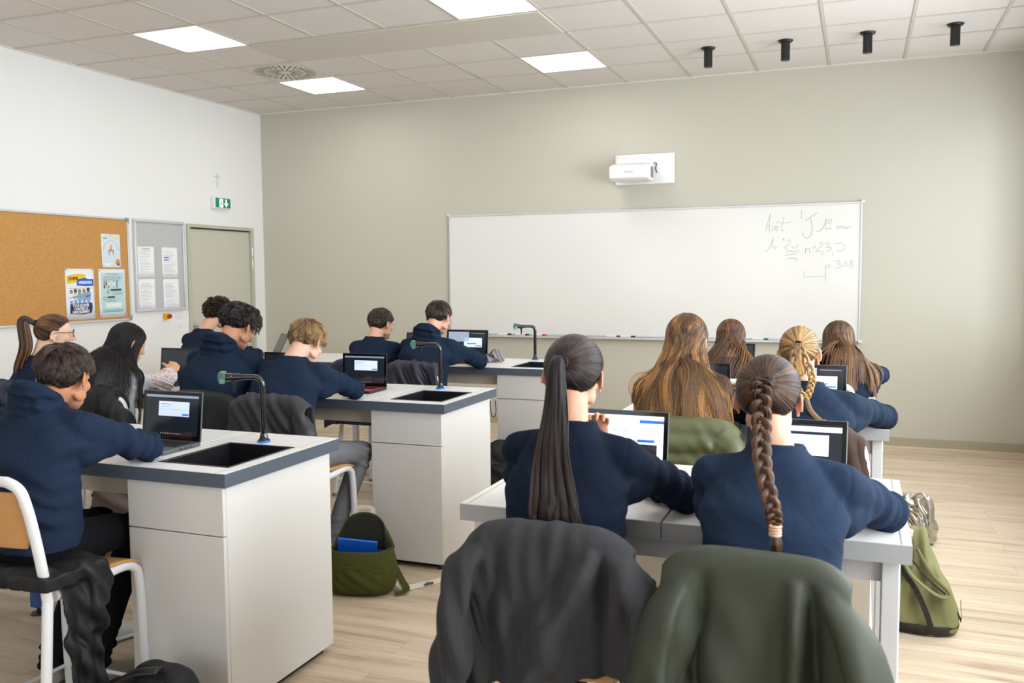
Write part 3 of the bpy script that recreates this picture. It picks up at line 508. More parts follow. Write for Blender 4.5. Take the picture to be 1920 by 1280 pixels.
# ---------------- chairs ----------------
M_tube = mat('white_chair_tube', '#dfe0e2', rough=.3, spec=.5); M_ply = mat('beech_ply', '#c08d55', rough=.42, var=.1, vscale=2.5, stretch=(1, 14, 14)); M_foot = mat('grey_foot', '#8b8c8e', rough=.6)
SEAT = .55; BACKZ = .922
def make_chair():
    """school chair facing +y: each side is one bent tube (front leg, seat rail, back post), plywood seat and back"""
    t = thing('school_chair', 'x', 'chair'); hw = .175; r = .0165
    for s in (-1, 1):
        P = bez([(s*(hw+.008), .212, .016), (s*(hw+.006), .205, .2), (s*(hw+.002), .198, SEAT-.09), (s*hw, .175, SEAT-.03), (s*hw, .12, SEAT-.014), (s*hw, 0, SEAT-.022), (s*hw, -.15, SEAT-.022)], 8)
        part('front_leg', MB().tube(P, r, 14), M_tube, t)
        P = bez([(s*(hw+.03), -.255, .016), (s*(hw+.018), -.215, .22), (s*(hw+.004), -.18, SEAT-.03)], 8); part('rear_leg', MB().tube(P, r, 14), M_tube, t)
        for y, z, x in ((.212, 0, .183), (-.255, 0, .205)): part('foot_cap', MB().tube([(s*x, y, 0), (s*x, y*.995, .022)], r+.002, 14), M_foot, t)
    a = .07; P = [(-hw-.003, -.178, SEAT-.035), (-hw-.004, -.195, SEAT+.08), (-hw, -.215, SEAT+.2), (-hw+.004, -.232, BACKZ-.09), (-hw+.02, -.24, BACKZ-.04), (-hw+.06, -.245, BACKZ-.018), (-.08, -.247, BACKZ-.016), (0, -.247, BACKZ-.016)]
    P = P+[(-x, y, z) for x, y, z in P[-2::-1]]; part('back_frame', MB().tube(bez(P, 6), r, 14), M_tube, t)
    n, m = 15, 9; G = np.zeros((m, n, 3))
    for j in range(m):
        for i in range(n):
            u = i/(n-1)*2-1; v = j/(m-1); G[j, i] = (u*(hw-.012)*(1-.10*abs(u)**6*(abs(2*v-1)**3)), -.214-.02*v-.018*(1-u*u)+.003, SEAT+.145+(BACKZ-.03-SEAT-.165)*v)
    part('backrest', MB().grid(G), M_ply, t, solid=.010, bevel=.002)
    G = np.zeros((11, 15, 3))
    for j in range(11):
        for i in range(15):
            u = i/14*2-1; v = j/10; wv = hw+.012-.05*(1-v)**3; G[j, i] = (u*wv, -.175+.37*v, SEAT+.0+.006*u*u-.02*max(0, v-.75)**2*16+.01*(1-v)**2)
    part('seat', MB().grid(G), M_ply, t, solid=.012, bevel=.003)
    part('cross_bar', MB().tube([(-hw-.007, .209, .105), (hw+.007, .209, .105)], .007, 10), M_tube, t); part('cross_bar', MB().tube([(-hw-.02, -.236, .105), (hw+.02, -.236, .105)], .007, 10), M_tube, t)
    for s in (-1, 1): part('side_bar', MB().tube([(s*(hw+.007), .209, .105), (s*(hw+.02), -.236, .105)], .007, 10), M_tube, t)
    return t
CH = [  # x, y, rot, label
 (3.755, -6.235, 0, 'white tubular chair with bare wooden backrest under the short-haired boy at the left edge'),
 (5.60, -6.26, .02, 'white tubular chair nearest the camera under the charcoal sweatshirt'),
 (6.075, -6.31, -.02, 'white tubular chair nearest the camera under the dark green jacket'),
 (1.99, -4.66, 0, 'white tubular chair of the girl with glasses, under a quilted navy coat'),
 (2.57, -4.64, 0, 'white tubular chair of the girl in the white blouse, under a black jacket'),
 (3.21, -4.62, 0, 'white tubular chair of the black-haired hoodie boy in the middle row'),
 (3.64, -4.63, 0, 'white tubular chair of the blond boy in the middle row'),
 (5.65, -4.67, 0, 'white tubular chair under the olive puffer jacket'),
 (6.12, -4.67, 0, 'white tubular chair under the brown coat'),
 (1.68, -2.92, 0, 'white tubular chair of the curly-haired boy in the far row'),
 (3.09, -2.90, 0, 'white tubular chair of the boy left of the far sink bench pair'),
 (3.50, -2.90, 0, 'white tubular chair of the hoodie boy beside the far sink bench'),
 (5.54, -2.98, 0, 'white tubular chair of the wavy-haired girl in the far row'),
 (6.07, -2.96, 0, 'white tubular chair of the rightmost girl in the far row')]
ch0 = make_chair(); CHAIRS = []
for i, (x, y, rz, l) in enumerate(CH):
    c = ch0 if i == 0 else copy_tree(ch0)
    c.location = (x, y, 0); c.rotation_euler[2] = rz; c['label'] = l; c['group'] = 'white school chairs with wooden seats'; CHAIRS.append(c)
# ---------------- laptops ----------------
def laptop(x, y, rz, tilt, lab, kind, w=.29, d=.20, keys='grey', z=TZ):
    """screen faces -y in local space; kind is what the display shows"""
    t = thing('laptop', lab, 'laptop', (x, y, z), rz, 'open laptops on the benches'); hgt = w*.66
    bc = {'grey': '#55585c', 'black': '#17181a', 'red': '#1b1617'}[keys]; mb_ = mat('laptop_shell_'+keys, bc, rough=.45, metal=.2)
    part('base', MB().box(-w/2, w/2, -d, 0, .002, .016), mb_, t, bevel=.004, seg=3)
    km = mat('key_red', '#b82e33', rough=.5) if keys == 'red' else mat('key_black', '#1e1f22', rough=.5)
    if keys == 'red': part('keyboard_deck', MB().box(-w/2+.006, w/2-.006, -d+.006, -.006, .0158, .0168), km, t)
    a = MB()
    for r_ in range(5):
        for c_ in range(13): kw = (w-.04)/13; a.box(-w/2+.02+c_*kw+.0012, -w/2+.02+(c_+1)*kw-.0012, -.028-.0175*(r_+1)+.0012, -.028-.0175*r_-.0012, .0165, .0185)
    part('keys', a, mat('key_cap', '#141517', rough=.5), t, smooth=False); part('touchpad', MB().box(-.045, .045, -d+.012, -d+.065, .016, .0172), mat('touchpad_'+keys, '#6a6d71' if keys == 'grey' else '#202124', rough=.4), t)
    part('ports', MB().box(w/2-.0005, w/2+.001, -.12, -.10, .006, .011).box(w/2-.0005, w/2+.001, -.09, -.075, .006, .011).box(w/2-.0005, w/2+.001, -.065, -.05, .006, .011), M_blk, t)
    lid = bpy.data.objects.new('lid', MB().box(-w/2, w/2, -.004, .004, 0, hgt).mesh('lid')); COL.objects.link(lid); lid.parent = t; lid.data.materials.append(mb_); lid.location = (0, .0, .014); lid.rotation_euler = (-tilt, 0, 0)
    q = lid.modifiers.new('bevel', 'BEVEL'); q.width = .0035; q.segments = 3
    fz = -.0042
    M_bez = mat('bezel_gloss', '#0b0c0e', rough=.15); part('bezel', MB().box(-w/2+.003, w/2-.003, fz-.0006, fz, .004, hgt-.003), M_bez, lid, smooth=False)
    b = .016; x0, x1, z0, z1 = -w/2+b, w/2-b, .022, hgt-b; W_ = x1-x0; H_ = z1-z0
    a = MB()
    def rc(u0, u1, v0, v1, mi, k): a.mi = mi; a.box(x0+W_*u0, x0+W_*u1, fz-.0008-.0002*k, fz-.0007, z0+H_*v0, z0+H_*v1)
    S = [mat('display_dark', '#20242c', rough=.12, emit='#20262f', estr=.35), mat('display_window', '#c6d4ea', rough=.2, emit='#c4d4ee', estr=.75), mat('display_blue', '#1d62b8', rough=.2, emit='#1d68c8', estr=.8), mat('display_bar', '#98a6bb', rough=.2, emit='#8a9bb4', estr=.5), mat('display_text', '#7d8ba3', rough=.2, emit='#7a8aa5', estr=.5), mat('display_pale', '#dfe8f8', rough=.2, emit='#dde8fb', estr=.85)]
    rc(0, 1, 0, 1, 0, 0)
    if kind == 'dialog': rc(0, 1, .94, 1, 3 if keys == 'grey' else 4, 1); rc(.25, .83, .47, .84, 1, 1); rc(.7, .82, .5, .54, 2, 2); rc(.29, .5, .76, .775, 4, 2); rc(.29, .45, .70, .71, 4, 2); rc(.29, .78, .64, .645, 4, 2); [rc(.3+.045*i, .32+.045*i, .02, .045, 3, 1) for i in range(9)]
    if kind == 'bright': rc(0, 1, .0, 1, 5, 1); rc(.0, .93, .0, .48, 0, 2); rc(.0, .93, .46, .86, 5, 3); rc(.7, .9, .50, .55, 2, 4); rc(.72, 1, .86, .92, 2, 4); rc(.1, .6, .7, .71, 3, 4); rc(.96, .99, 0, .85, 5, 4)
    if kind == 'corner': rc(.42, .9, .38, .76, 1, 1); rc(.73, .88, .42, .46, 2, 2); rc(0, .55, .6, 1, 3, 1); rc(.5, .75, .5, .55, 4, 2); rc(.6, .97, .93, .95, 4, 1)
    if kind == 'half': rc(0, 1, .86, .96, 5, 1); rc(.1, .86, .4, .8, 5, 1); rc(.3, .6, .6, .62, 4, 2)
    part('screen', a, S, lid, smooth=False); part('webcam', MB().tube([(0, fz-.0005, hgt-.008), (0, fz-.001, hgt-.008)], .002, 10), mat('webcam_glass', '#33363b', rough=.2), lid)
    if keys == 'red': part('maker_mark', MB().tube([(0, fz-.0005, .012), (0, fz-.001, .012)], .005, 14), mat('mark_grey', '#9a9da2', rough=.3), lid)
    return t
laptop(3.755, -5.665, -.01, .12, 'grey laptop left of the nearest sink, showing a white dialog window', 'dialog', w=.292)
laptop(3.08, -5.66, .0, .18, 'laptop behind the short-haired boy, at the left edge of the nearest bench', 'half')
laptop(2.315, -4.0, -.0, .12, 'black laptop with a dark screen in front of the girl in white', 'off', keys='black', w=.30)
laptop(3.60, -3.93, .02, .06, 'black laptop with red keyboard in front of the blond boy', 'dialog', keys='red', w=.29)
laptop(3.095, -4.0, .0, .10, 'black laptop lid just showing behind the blond boy at his left shoulder', 'off', keys='black')
laptop(1.72, -2.18, -.75, .45, 'laptop tilted far back between the two boys, by the door end of the far bench', 'off', keys='grey', w=.27)
laptop(3.475, -2.2, .02, .10, 'black laptop with a pale window, right of the far-row hoodie boy', 'corner', keys='black', w=.34)
laptop(3.10, -2.2, .0, .12, 'black laptop half hidden between the two far-row boys', 'off', keys='black', w=.30)
laptop(5.555, -5.66, -.02, .16, 'laptop with a bright screen in front of the ponytail girl', 'bright', keys='grey', w=.31)
laptop(6.085, -5.60, -.02, .36, 'laptop with a pale screen in front of the dark-plaited girl', 'half', keys='grey', w=.30)
laptop(6.065, -3.90, -.02, .10, 'grey laptop beyond the fair-plaited girl', 'corner', keys='grey', w=.30)
laptop(5.525, -3.90, .0, .12, 'laptop edge showing right of the long fair-haired girl', 'off', keys='black', w=.29)
laptop(5.48, -2.15, .0, .32, 'laptop in front of the wavy-haired girl in the far row', 'off', keys='black', w=.25)
# ---------------- figures ----------------
def remesh(mb, voxel, smooth=4, fac=.5):
    me = mb.mesh('tmp'); o = bpy.data.objects.new('tmp', me); COL.objects.link(o)
    r = o.modifiers.new('r', 'REMESH'); r.mode = 'VOXEL'; r.voxel_size = voxel; r.use_smooth_shade = True
    if smooth: s = o.modifiers.new('s', 'SMOOTH'); s.factor = fac; s.iterations = smooth
    out = bpy.data.meshes.new_from_object(o.evaluated_get(bpy.context.evaluated_depsgraph_get()))
    bpy.data.objects.remove(o); bpy.data.meshes.remove(me); return out
def vco(me):
    a = np.empty(len(me.vertices)*3, np.float32); me.vertices.foreach_get('co', a); n = np.empty_like(a); me.vertex_normals.foreach_get('vector', n)
    return a.reshape(-1, 3).astype(float), n.reshape(-1, 3).astype(float)
def setco(me, v): me.vertices.foreach_set('co', v.astype(np.float32).ravel()); me.update()
def wob(v, s, seed=0):
    """cheap smooth pseudo noise in -1..1"""
    r = np.random.default_rng(seed); o = np.zeros(len(v))
    for k in range(5):
        d = nrm(r.normal(size=3))*s*(1+.45*k); o += np.sin(v@d+r.uniform(0, 6.28)+.8*np.sin(v@(np.roll(d, 1))*.7+k))/(1+.35*k)
    return o/2.6
def folds(me, src, base=.0015, seed=1, bs=16):
    """press creases into a garment: src = (point, direction, wavelength, radius, amplitude)"""
    v, n = vco(me); d = base*wob(v, bs, seed)
    for i, (p, dr, wl, R, A) in enumerate(src):
        q = v-np.asarray(p); g = np.exp(-(q**2).sum(1)/R**2); ph = (q@nrm(dr))/wl*2*PI+1.1*wob(v, 9, seed+i+3)
        s = np.sin(ph); d += 2.5*A*g*(np.sign(s)*np.abs(s)**.8*.5+.5*np.sin(ph*.5+1))
    setco(me, v+n*d[:, None])
def ring(c, rx, ry, R=np.eye(3), n=32, p=2.3):
    a = np.linspace(0, 2*PI, n, endpoint=False); ca, sa = np.cos(a), np.sin(a)
    x = np.sign(ca)*np.abs(ca)**(2/p)*rx; y = np.sign(sa)*np.abs(sa)**(2/p)*ry
    return np.stack([x, y, np.zeros(n)], 1) @ R.T+np.asarray(c)
def hand_prims(b, w, d, palm_n, curl=.35, side=1, spread=.18, s=1.0):
    """w wrist point, d direction of the hand, palm_n normal out of the back of the hand; five separate fingers"""
    d = nrm(d); pn = nrm(palm_n-d*(np.dot(palm_n, d))); sd = np.cross(d, pn)*side; R = np.stack([sd, d, pn], 1)
    b.cone(w-d*.01, w+d*.02, .022*s, .024*s, 12)
    b.sph(w+d*.055*s, (.038*s, .045*s, .016*s), R, 16, 10); b.sph(w+d*.03*s, (.029*s, .032*s, .018*s), R, 14, 8)
    for i, (off, L, r) in enumerate(((-.028, .070, .0082), (-.009, .079, .0086), (.010, .074, .0084), (.027, .058, .0074))):
        q = w+d*(.088 if i in (1, 2) else .082)*s+sd*off*s; dr = nrm(d+sd*spread*(off/.03)); a = 0
        for j, f in enumerate((.45, .32, .23)):
            a += curl*(1.0 if j else .8); dd = dr*math.cos(a)-pn*math.sin(a); e = q+dd*L*f*s; b.cone(q, e, r*s*(1-.08*j), r*s*(.92-.08*j), 10); q = e
    q = w+d*.022*s-sd*.028*s; dr = nrm(d*.75-sd*.62-pn*.25)
    for j, (l, r) in enumerate(((.035, .0115), (.028, .0098), (.022, .0088))): e = q+dr*l*s; b.cone(q, e, r*s, r*.93*s, 10); q = e; dr = nrm(dr+d*.25-pn*curl*.6)
def head_prims(b, C, R, s=1.0):
    T = lambda p: np.asarray(p)*s @ R.T+C
    S = lambda p, r, Q=np.eye(3), n=20, m=14: b.sph(T(p), np.asarray(r)*s if not np.isscalar(r) else r*s, R @ Q, n, m)
    S((0, -.006, .014), (.074, .093, .083)); S((0, .028, -.03), (.060, .062, .075)); S((0, .05, -.085), (.042, .04, .03)); S((0, .078, -.102), (.018, .015, .014))
    S((0, .076, .016), (.046, .014, .011)); b.cone(T((0, .088, .004)), T((0, .109, -.033)), .0075*s, .0105*s); S((.010, .099, -.039), .0085); S((-.010, .099, -.039), .0085)
    S((0, .090, -.064), (.021, .009, .0055)); S((0, .088, -.073), (.018, .009, .006))
    for x in (-1, 1):
        S((x*.034, .062, -.034), (.024, .022, .022)); S((x*.030, .078, -.001), (.015, .009, .009)); S((x*.048, .025, -.066), (.012, .034, .024))
        Q = R3(.25*0, 0, x*.42) @ R3(-.15, 0, 0)
        S((x*.0775, -.006, -.022), (.0055, .015, .026), Q, 14, 10)
        a = np.linspace(-.9, 3.6, 12); P = [T(np.array([x*.0815, -.008, -.020])+Q @ np.array([0, -.0165*math.cos(q)*-1*-1, .029*math.sin(q)])) for q in a]; b.tube(P, .0042*s, 8)
        S((x*.0765, .0, -.048), (.005, .008, .009))
SK = {}
def skin(col):
    if col not in SK:
        m = mat('skin_'+col.strip('#'), col, rough=.5, spec=.35, bump=.1, bscale=180, var=.05, vscale=14); b = m.node_tree.nodes['Principled BSDF']; b.inputs['Subsurface Weight'].default_value = .12; b.inputs['Subsurface Radius'].default_value = (.012, .005, .003); b.inputs['Subsurface Scale'].default_value = 1
        SK[col] = m
    return SK[col]
def hair_mat(name, root, tip, spread=.35, rough=.36):
    """strand colour runs dark to light with the lock ('tint') and towards the ends"""
    if name in _M: return _M[name]
    m = bpy.data.materials.new(name); m.use_nodes = True; nt = m.node_tree; N = nt.nodes.new; L = nt.links.new; b = nt.nodes['Principled BSDF']
    hi = N('ShaderNodeHairInfo'); at = N('ShaderNodeAttribute'); at.attribute_name = 'tint'; cr = N('ShaderNodeValToRGB'); e = cr.color_ramp.elements; a, c = srgb(root), srgb(tip)
    e[0].position = 0; e[0].color = tuple(.45*x for x in a[:3])+(1,); e[1].position = 1; e[1].color = tuple(min(1, 1.35*x) for x in c[:3])+(1,); x = e.new(.35); x.color = a; x = e.new(.75); x.color = c
    ic = N('ShaderNodeMath'); ic.operation = 'MULTIPLY_ADD'; L(hi.outputs['Intercept'], ic.inputs[0]); ic.inputs[1].default_value = spread; L(at.outputs['Fac'], ic.inputs[2])
    sb = N('ShaderNodeMath'); sb.operation = 'SUBTRACT'; L(ic.outputs[0], sb.inputs[0]); sb.inputs[1].default_value = spread*.5; L(sb.outputs[0], cr.inputs[0])
    L(cr.outputs[0], b.inputs['Base Color']); b.inputs['Roughness'].default_value = rough; b.inputs['Specular IOR Level'].default_value = .5
    _M[name] = m; return m
EA = np.array([.0775, .0965, .0865]); EC = np.array([0, -.006, .014])
def hairline(n):
    """True where hair grows, n = unit directions in the head frame (y = face)"""
    y, z = n[:, 1], n[:, 2]
    return z > np.interp(y, [-1, -.75, -.5, -.2, -.02, .08, .2, .35, .6, .8, 1], [-.70, -.74, -.80, -.62, -.30, .02, -.12, .16, .42, .55, .62])
def scalp_dirs(k, rng, pred=hairline):
    out = np.zeros((0, 3))
    while len(out) < k:
        d = rng.normal(size=(k*3, 3)); d /= np.linalg.norm(d, axis=1, keepdims=True); out = np.vstack([out, d[pred(d)]])
    return out[:k]
def slerp(a, b, t):
    w = np.arccos(np.clip((a*b).sum(-1), -.9999, .9999))[:, None, None]; t = t[None, :, None]
    return (np.sin((1-t)*w)*a[:, None]+np.sin(t*w)*b[:, None])/np.sin(w)
def unit(v): return v/(np.linalg.norm(v, axis=-1, keepdims=True)+1e-9)
class Hair:
    def __init__(s, C, R, sc, seed): s.C = np.asarray(C, float); s.R = R; s.s = sc; s.rng = np.random.default_rng(seed); s.S = []; s.rad = []; s.tn = []
    def W(s, p): return p*s.s @ s.R.T+s.C
    def surf(s, n, f=1.0): return s.W(EC+n*EA*f)
    def add(s, P, r, taper=.5, lock=None):
        """lock = clump index of every strand, so that whole locks share a tone"""
        m = P.shape[1]; s.S.append(P); k = len(P)
        if lock is None: lock = (unit(P[:, 0]-s.C)[:, None]*1.0 @ np.array([[11.3, 7.7, 5.1]]).T).reshape(-1); lock = (np.floor(lock*3)+np.floor((P[:, 0, 0]*97)))
        tab = s.rng.uniform(0, 1, 997); s.tn.append(.55*tab[(np.asarray(lock).astype(int)*37) % 997]+.45*s.rng.uniform(0, 1, k))
        s.rad.append(np.broadcast_to(r*(1-(1-taper)*np.linspace(0, 1, m)**2), P.shape[:2]).copy())
    def sleek(s, tie, n=5000, r=.0006, puff=1.03, m=14, tieout=1.1):
        d = scalp_dirs(n, s.rng); T = np.tile(nrm(tie), (n, 1)); t = np.linspace(0, 1, m)
        D = slerp(d, T, t**1.05); f = puff+s.rng.uniform(-.012, .03, (n, 1, 1))+.02*np.sin(PI*t)[None, :, None]; f[:, :] = f; f = f*np.ones((n, m, 1)); f[:, 0] = 1.0; f[:, -1] = tieout
        P = s.surf(D, f); ax = nrm(tie); e1 = nrm(np.cross(ax, [0, 0, 1.])); e2 = np.cross(ax, e1); s.add(P, r, 1.0, np.floor(np.arctan2(d @ e2, d @ e1)*18+40)); return s.surf(nrm(tie)[None], tieout)[0]
    def tail(s, C, w, dp, n=2500, r=.0006, side=None, wave=0, wl=.1, m=30, ragged=.15, locks=70):
        """loose tail along the centre line C, half widths w(s), dp(s)"""
        C = bez(C, 10); L = np.linspace(0, 1, len(C)); t = np.linspace(0, 1, m); c = np.stack([np.interp(t, L, C[:, k]) for k in range(3)], 1)
        side = nrm(side if side is not None else s.R[:, 0]); T = unit(np.gradient(c, axis=0)); dpv = unit(np.cross(T, side)); sd = unit(np.cross(dpv, T))
        rho = np.sqrt(s.rng.uniform(0, 1, n)); th = s.rng.uniform(0, 2*PI, n); W_ = np.interp(t, np.linspace(0, 1, len(w)), w); D_ = np.interp(t, np.linspace(0, 1, len(dp)), dp)
        K = locks; gx = s.rng.uniform(-1, 1, K); gy = s.rng.uniform(-1, 1, K)*np.sqrt(1-gx*gx*.8); ux, uy = rho*np.cos(th), rho*np.sin(th); k = ((ux[:, None]-gx)**2+(uy[:, None]-gy)**2).argmin(1); cw = (.8*np.clip(t, 0, 1)**1.3)[None]
        ph = s.rng.uniform(0, 6.28, K)[k][:, None]; amp = wave*s.rng.uniform(.4, 1.6, K)[k][:, None]; fr = s.rng.uniform(.7, 1.5, K)[k][:, None]
        x = (ux[:, None]*(1-cw)+gx[k][:, None]*cw)*W_[None]+amp*np.sin(t[None]*2*PI*fr*1.4+ph)*t[None]**.7; y = (uy[:, None]*(1-cw)+gy[k][:, None]*cw)*D_[None]+.6*amp*np.cos(t[None]*2*PI*fr*1.4+ph)*t[None]**.7
        x = x+s.rng.normal(size=(n, 1))*.002*t[None]; lc = s.rng.uniform(0, 1, K)[k]
        P = c[None]+x[..., None]*sd[None]+y[..., None]*dpv[None]
        cut = 1-ragged*(.7*lc+.3*s.rng.uniform(0, 1, n)); tt = t[None]*cut[:, None]; idx = tt*(m-1); i0 = np.clip(idx.astype(int), 0, m-2); f = (idx-i0)[..., None]; ar = np.arange(n)[:, None]
        P = P[ar, i0]*(1-f)+P[ar, i0+1]*f; s.add(P, r, .4, k)
    def braid(s, C, w0, w1, turns, n=2400, r=.0006, side=None, m=90, lock=.62, depth=.55):
        C = bez(C, 10); L = np.linspace(0, 1, len(C)); t = np.linspace(0, 1, m); c = np.stack([np.interp(t, L, C[:, k]) for k in range(3)], 1)
        side = nrm(side if side is not None else s.R[:, 0]); T = unit(np.gradient(c, axis=0)); dv = unit(np.cross(T, side)); sd = unit(np.cross(dv, T)); W_ = w0+(w1-w0)*t
        for l in range(3):
            ph = 2*PI*turns*t+2*PI*l/3; k = n//3; x = W_*np.sin(ph); y = W_*depth*np.sin(2*ph)
            rho = np.sqrt(s.rng.uniform(0, 1, k)); th = s.rng.uniform(0, 2*PI, k); q = lock*W_
            X = x[None]+rho[:, None]*np.cos(th[:, None]+ph[None]*.15)*q[None]; Y = y[None]+rho[:, None]*np.sin(th[:, None]+ph[None]*.15)*q[None]*.8
            s.add(c[None]+X[..., None]*sd[None]+Y[..., None]*dv[None], r, .9, np.floor(th*2.5)+l*20)
    def long(s, length=.4, n=6000, r=.0006, wave=.008, wfreq=3.0, flare=.12, back=.6, coll=(), clumps=130, clump=.75, m=34, puff=1.06, drop=-.3, bias=(0, 0), part_x=0, avoid_face=True, lenvar=.25):
        K = clumps; g = scalp_dirs(K, s.rng); allr = np.vstack([g, scalp_dirs(n, s.rng)]); N_ = len(allr)
        h = allr[:, :2].copy(); h[:, 0] += np.sign(h[:, 0]-part_x)*.30*np.clip(allr[:, 1]+.15, 0, 1)*np.clip(allr[:, 2], 0, 1); h[:, 1] -= back*.5; h[:, 0] += s.rng.normal(size=N_)*.12; h = unit(h)
        if avoid_face: lim = .30; bad = h[:, 1] > lim; sx = np.sign(h[:, 0]); sx[sx == 0] = 1; h[bad, 0] = sx[bad]*math.sqrt(1-lim*lim); h[bad, 1] = lim
        ez = np.clip(np.minimum(math.sin(drop), allr[:, 2]-.10), -.93, 1); e = np.concatenate([h*np.sqrt(1-ez**2)[:, None], ez[:, None]], 1); m1 = m//3; t = np.linspace(0, 1, m1)
        D = slerp(allr, e, t); f = puff+s.rng.uniform(-.03, .05, (N_, 1, 1))*np.ones((N_, m1, 1)); f[:, 0] = 1.0; P1 = s.surf(D, f)
        m2 = m-m1; t2 = np.linspace(0, 1, m2+1)[1:]; out = unit(e*np.array([1, 1, 0])) @ s.R.T; out[:, 2] = 0
        Ln = length*(1-lenvar*s.rng.uniform(0, 1, N_)**2)*(1+.0*allr[:, 2]); tp = unit(P1[:, -1]-P1[:, -2])
        ww = np.clip(t2*2.2, 0, 1); ww = (ww*ww*(3-2*ww))[None, :, None]; fall = np.array([bias[0], bias[1], -1.0])[None, None]+flare*out[:, None]; vel = unit(tp[:, None]+np.array([0, 0, -.25]))*(1-ww)+unit(fall)*ww
        P2 = P1[:, -1][:, None]+np.cumsum(vel, 1)*(Ln/m2)[:, None, None]
        P = np.concatenate([P1, P2], 1); tt = np.linspace(0, 1, m)
        d2 = ((allr[K:, None]-g[None])**2).sum(2).argmin(1); ph = s.rng.uniform(0, 6.28, K); fr = wfreq*s.rng.uniform(.8, 1.25, K); amp = wave*s.rng.uniform(.5, 1.3, K)
        Gd = P[:K].copy(); wv = np.clip((tt-.3)/.7, 0, 1)**.8; tang = unit(np.cross(out, [0, 0, 1.]))[:K]
        Gd = Gd+(amp[:, None]*np.sin(fr[:, None]*2*PI*tt[None]+ph[:, None])*wv[None])[..., None]*tang[:, None]+(amp[:, None]*.8*np.cos(fr[:, None]*2*PI*tt[None]+ph[:, None])*wv[None])[..., None]*out[:K][:, None]
        Q = P[K:]; w = (clump*np.clip((tt-.12)/.88, 0, 1)**.9)[None, :, None]; Q = Q*(1-w)+Gd[d2]*w; jit = s.rng.normal(size=(n, 1, 3))*.0022*np.clip(tt*2, 0, 1)[None, :, None]; Q = Q+jit; layk = s.rng.uniform(0, 1, K)[d2][:, None, None]
        lay = 1.02+.13*layk+.02*s.rng.uniform(0, 1, (n, 1, 1)); k0 = max(2, int(m1*.6))
        for it in range(7):                      # pull each strand taut, then lift it back off the shoulders
            for (c, rr) in coll:
                c = np.asarray(c); rr = np.asarray(rr); q = (Q-c)/rr; dd = np.linalg.norm(q, axis=2, keepdims=True); Q = np.where(dd < lay, c+q/(dd+1e-9)*lay*rr, Q)
            if it < 6:
                for _ in range(16): Q[:, k0:-1] = Q[:, k0:-1]*.45+.275*(Q[:, k0-1:-2]+Q[:, k0+1:])
        wvv = np.clip((tt-.35)/.65, 0, 1)**.8; Q = Q+(wave*.7*np.sin(fr[d2][:, None]*2*PI*tt[None]*1.3+ph[d2][:, None])*wvv[None])[..., None]*(s.R[:, 0])[None, None]
        s.add(Q, r, .45, d2)
    def short(s, top=.05, side=.015, n=5000, r=.0005, lift=.35, curl=0, cfreq=2.5, crown=(0, -.4, .92), clumps=160, clump=.5, m=9, mess=.25, side_z=.25, pred=hairline, fwd=0):
        K = clumps; g = scalp_dirs(K, s.rng, pred); A = np.vstack([g, scalp_dirs(n, s.rng, pred)]); cr = nrm(crown); t = A-cr*(A@cr)[:, None]; t = unit(t); t = unit(t-A*((t*A).sum(1))[:, None]); t[:, 1] += fwd*A[:, 2].clip(0); t = unit(t+mess*np.vstack([s.rng.normal(size=(K, 3)), .6*s.rng.normal(size=(n, 3))]))
        z = A[:, 2]-.25*(A[:, 1] > 0)*0; L = side+(top-side)*np.clip((z-side_z+.35)/.6, 0, 1)**1.2; L = L*s.rng.uniform(.75, 1.15, len(A)); tt = np.linspace(0, 1, m)
        D = unit(A[:, None]+t[:, None]*(L[:, None]/.09*tt[None])[..., None]*.8); f = 1.0+(lift*L[:, None]/.09*(tt[None]**.8)*(1-.45*tt[None]))[..., None]
        P = EC+D*EA*f; P = s.W(P)
        ph = s.rng.uniform(0, 6.28, K); a1 = unit(np.cross(A, [.3, .5, .8])) @ s.R.T; nn = A @ s.R.T
        if curl:
            o = lambda ix, pp: (curl*np.sin(cfreq*2*PI*tt[None]+pp[:, None])*tt[None]**.5)[..., None]*a1[ix][:, None]+(curl*np.cos(cfreq*2*PI*tt[None]+pp[:, None])*tt[None]**.5)[..., None]*nn[ix][:, None]
            P[:K] += o(np.arange(K), ph)
        d2 = ((A[K:, None]-g[None])**2).sum(2).argmin(1)
        Gd = P[:K]; Q = P[K:]; w = (clump*tt**1.1)[None, :, None]; Q = Q*(1-w)+Gd[d2]*w
        if curl: Q = Q+(1-clump)*o(np.arange(K, K+n), ph[d2]+s.rng.normal(size=n)*.4)
        Q = Q+s.rng.normal(size=(n, 1, 3))*.0012*tt[None, :, None]; s.add(Q, r, .35, d2)
    def build(s, origin, parent, mt, capmat, name='hair', cap=1.012, pred=hairline):
        n1, n2 = 48, 32; V = []; 
        for i in range(n2+1):
            th = PI*i/n2
            for j in range(n1): V.append((math.sin(th)*math.cos(2*PI*j/n1), math.sin(th)*math.sin(2*PI*j/n1), math.cos(th)))
        V = np.array(V); keep = pred(V); F = [(i*n1+j, i*n1+(j+1) % n1, (i+1)*n1+(j+1) % n1, (i+1)*n1+j) for i in range(n2) for j in range(n1)]
        F = [f for f in F if all(keep[list(f)])]; b = MB(); b.add(s.surf(V, cap)-origin, F); h = part(name, b, capmat, parent, solid=.003, angle=180)
        cnt = [P.shape[1] for P in s.S for _ in range(len(P))]; pos = np.concatenate([P.reshape(-1, 3) for P in s.S])-origin; rad = np.concatenate([q.ravel() for q in s.rad])
        c = bpy.data.hair_curves.new('hair_strands'); c.add_curves(cnt); c.attributes['position'].data.foreach_set('vector', pos.astype(np.float32).ravel())
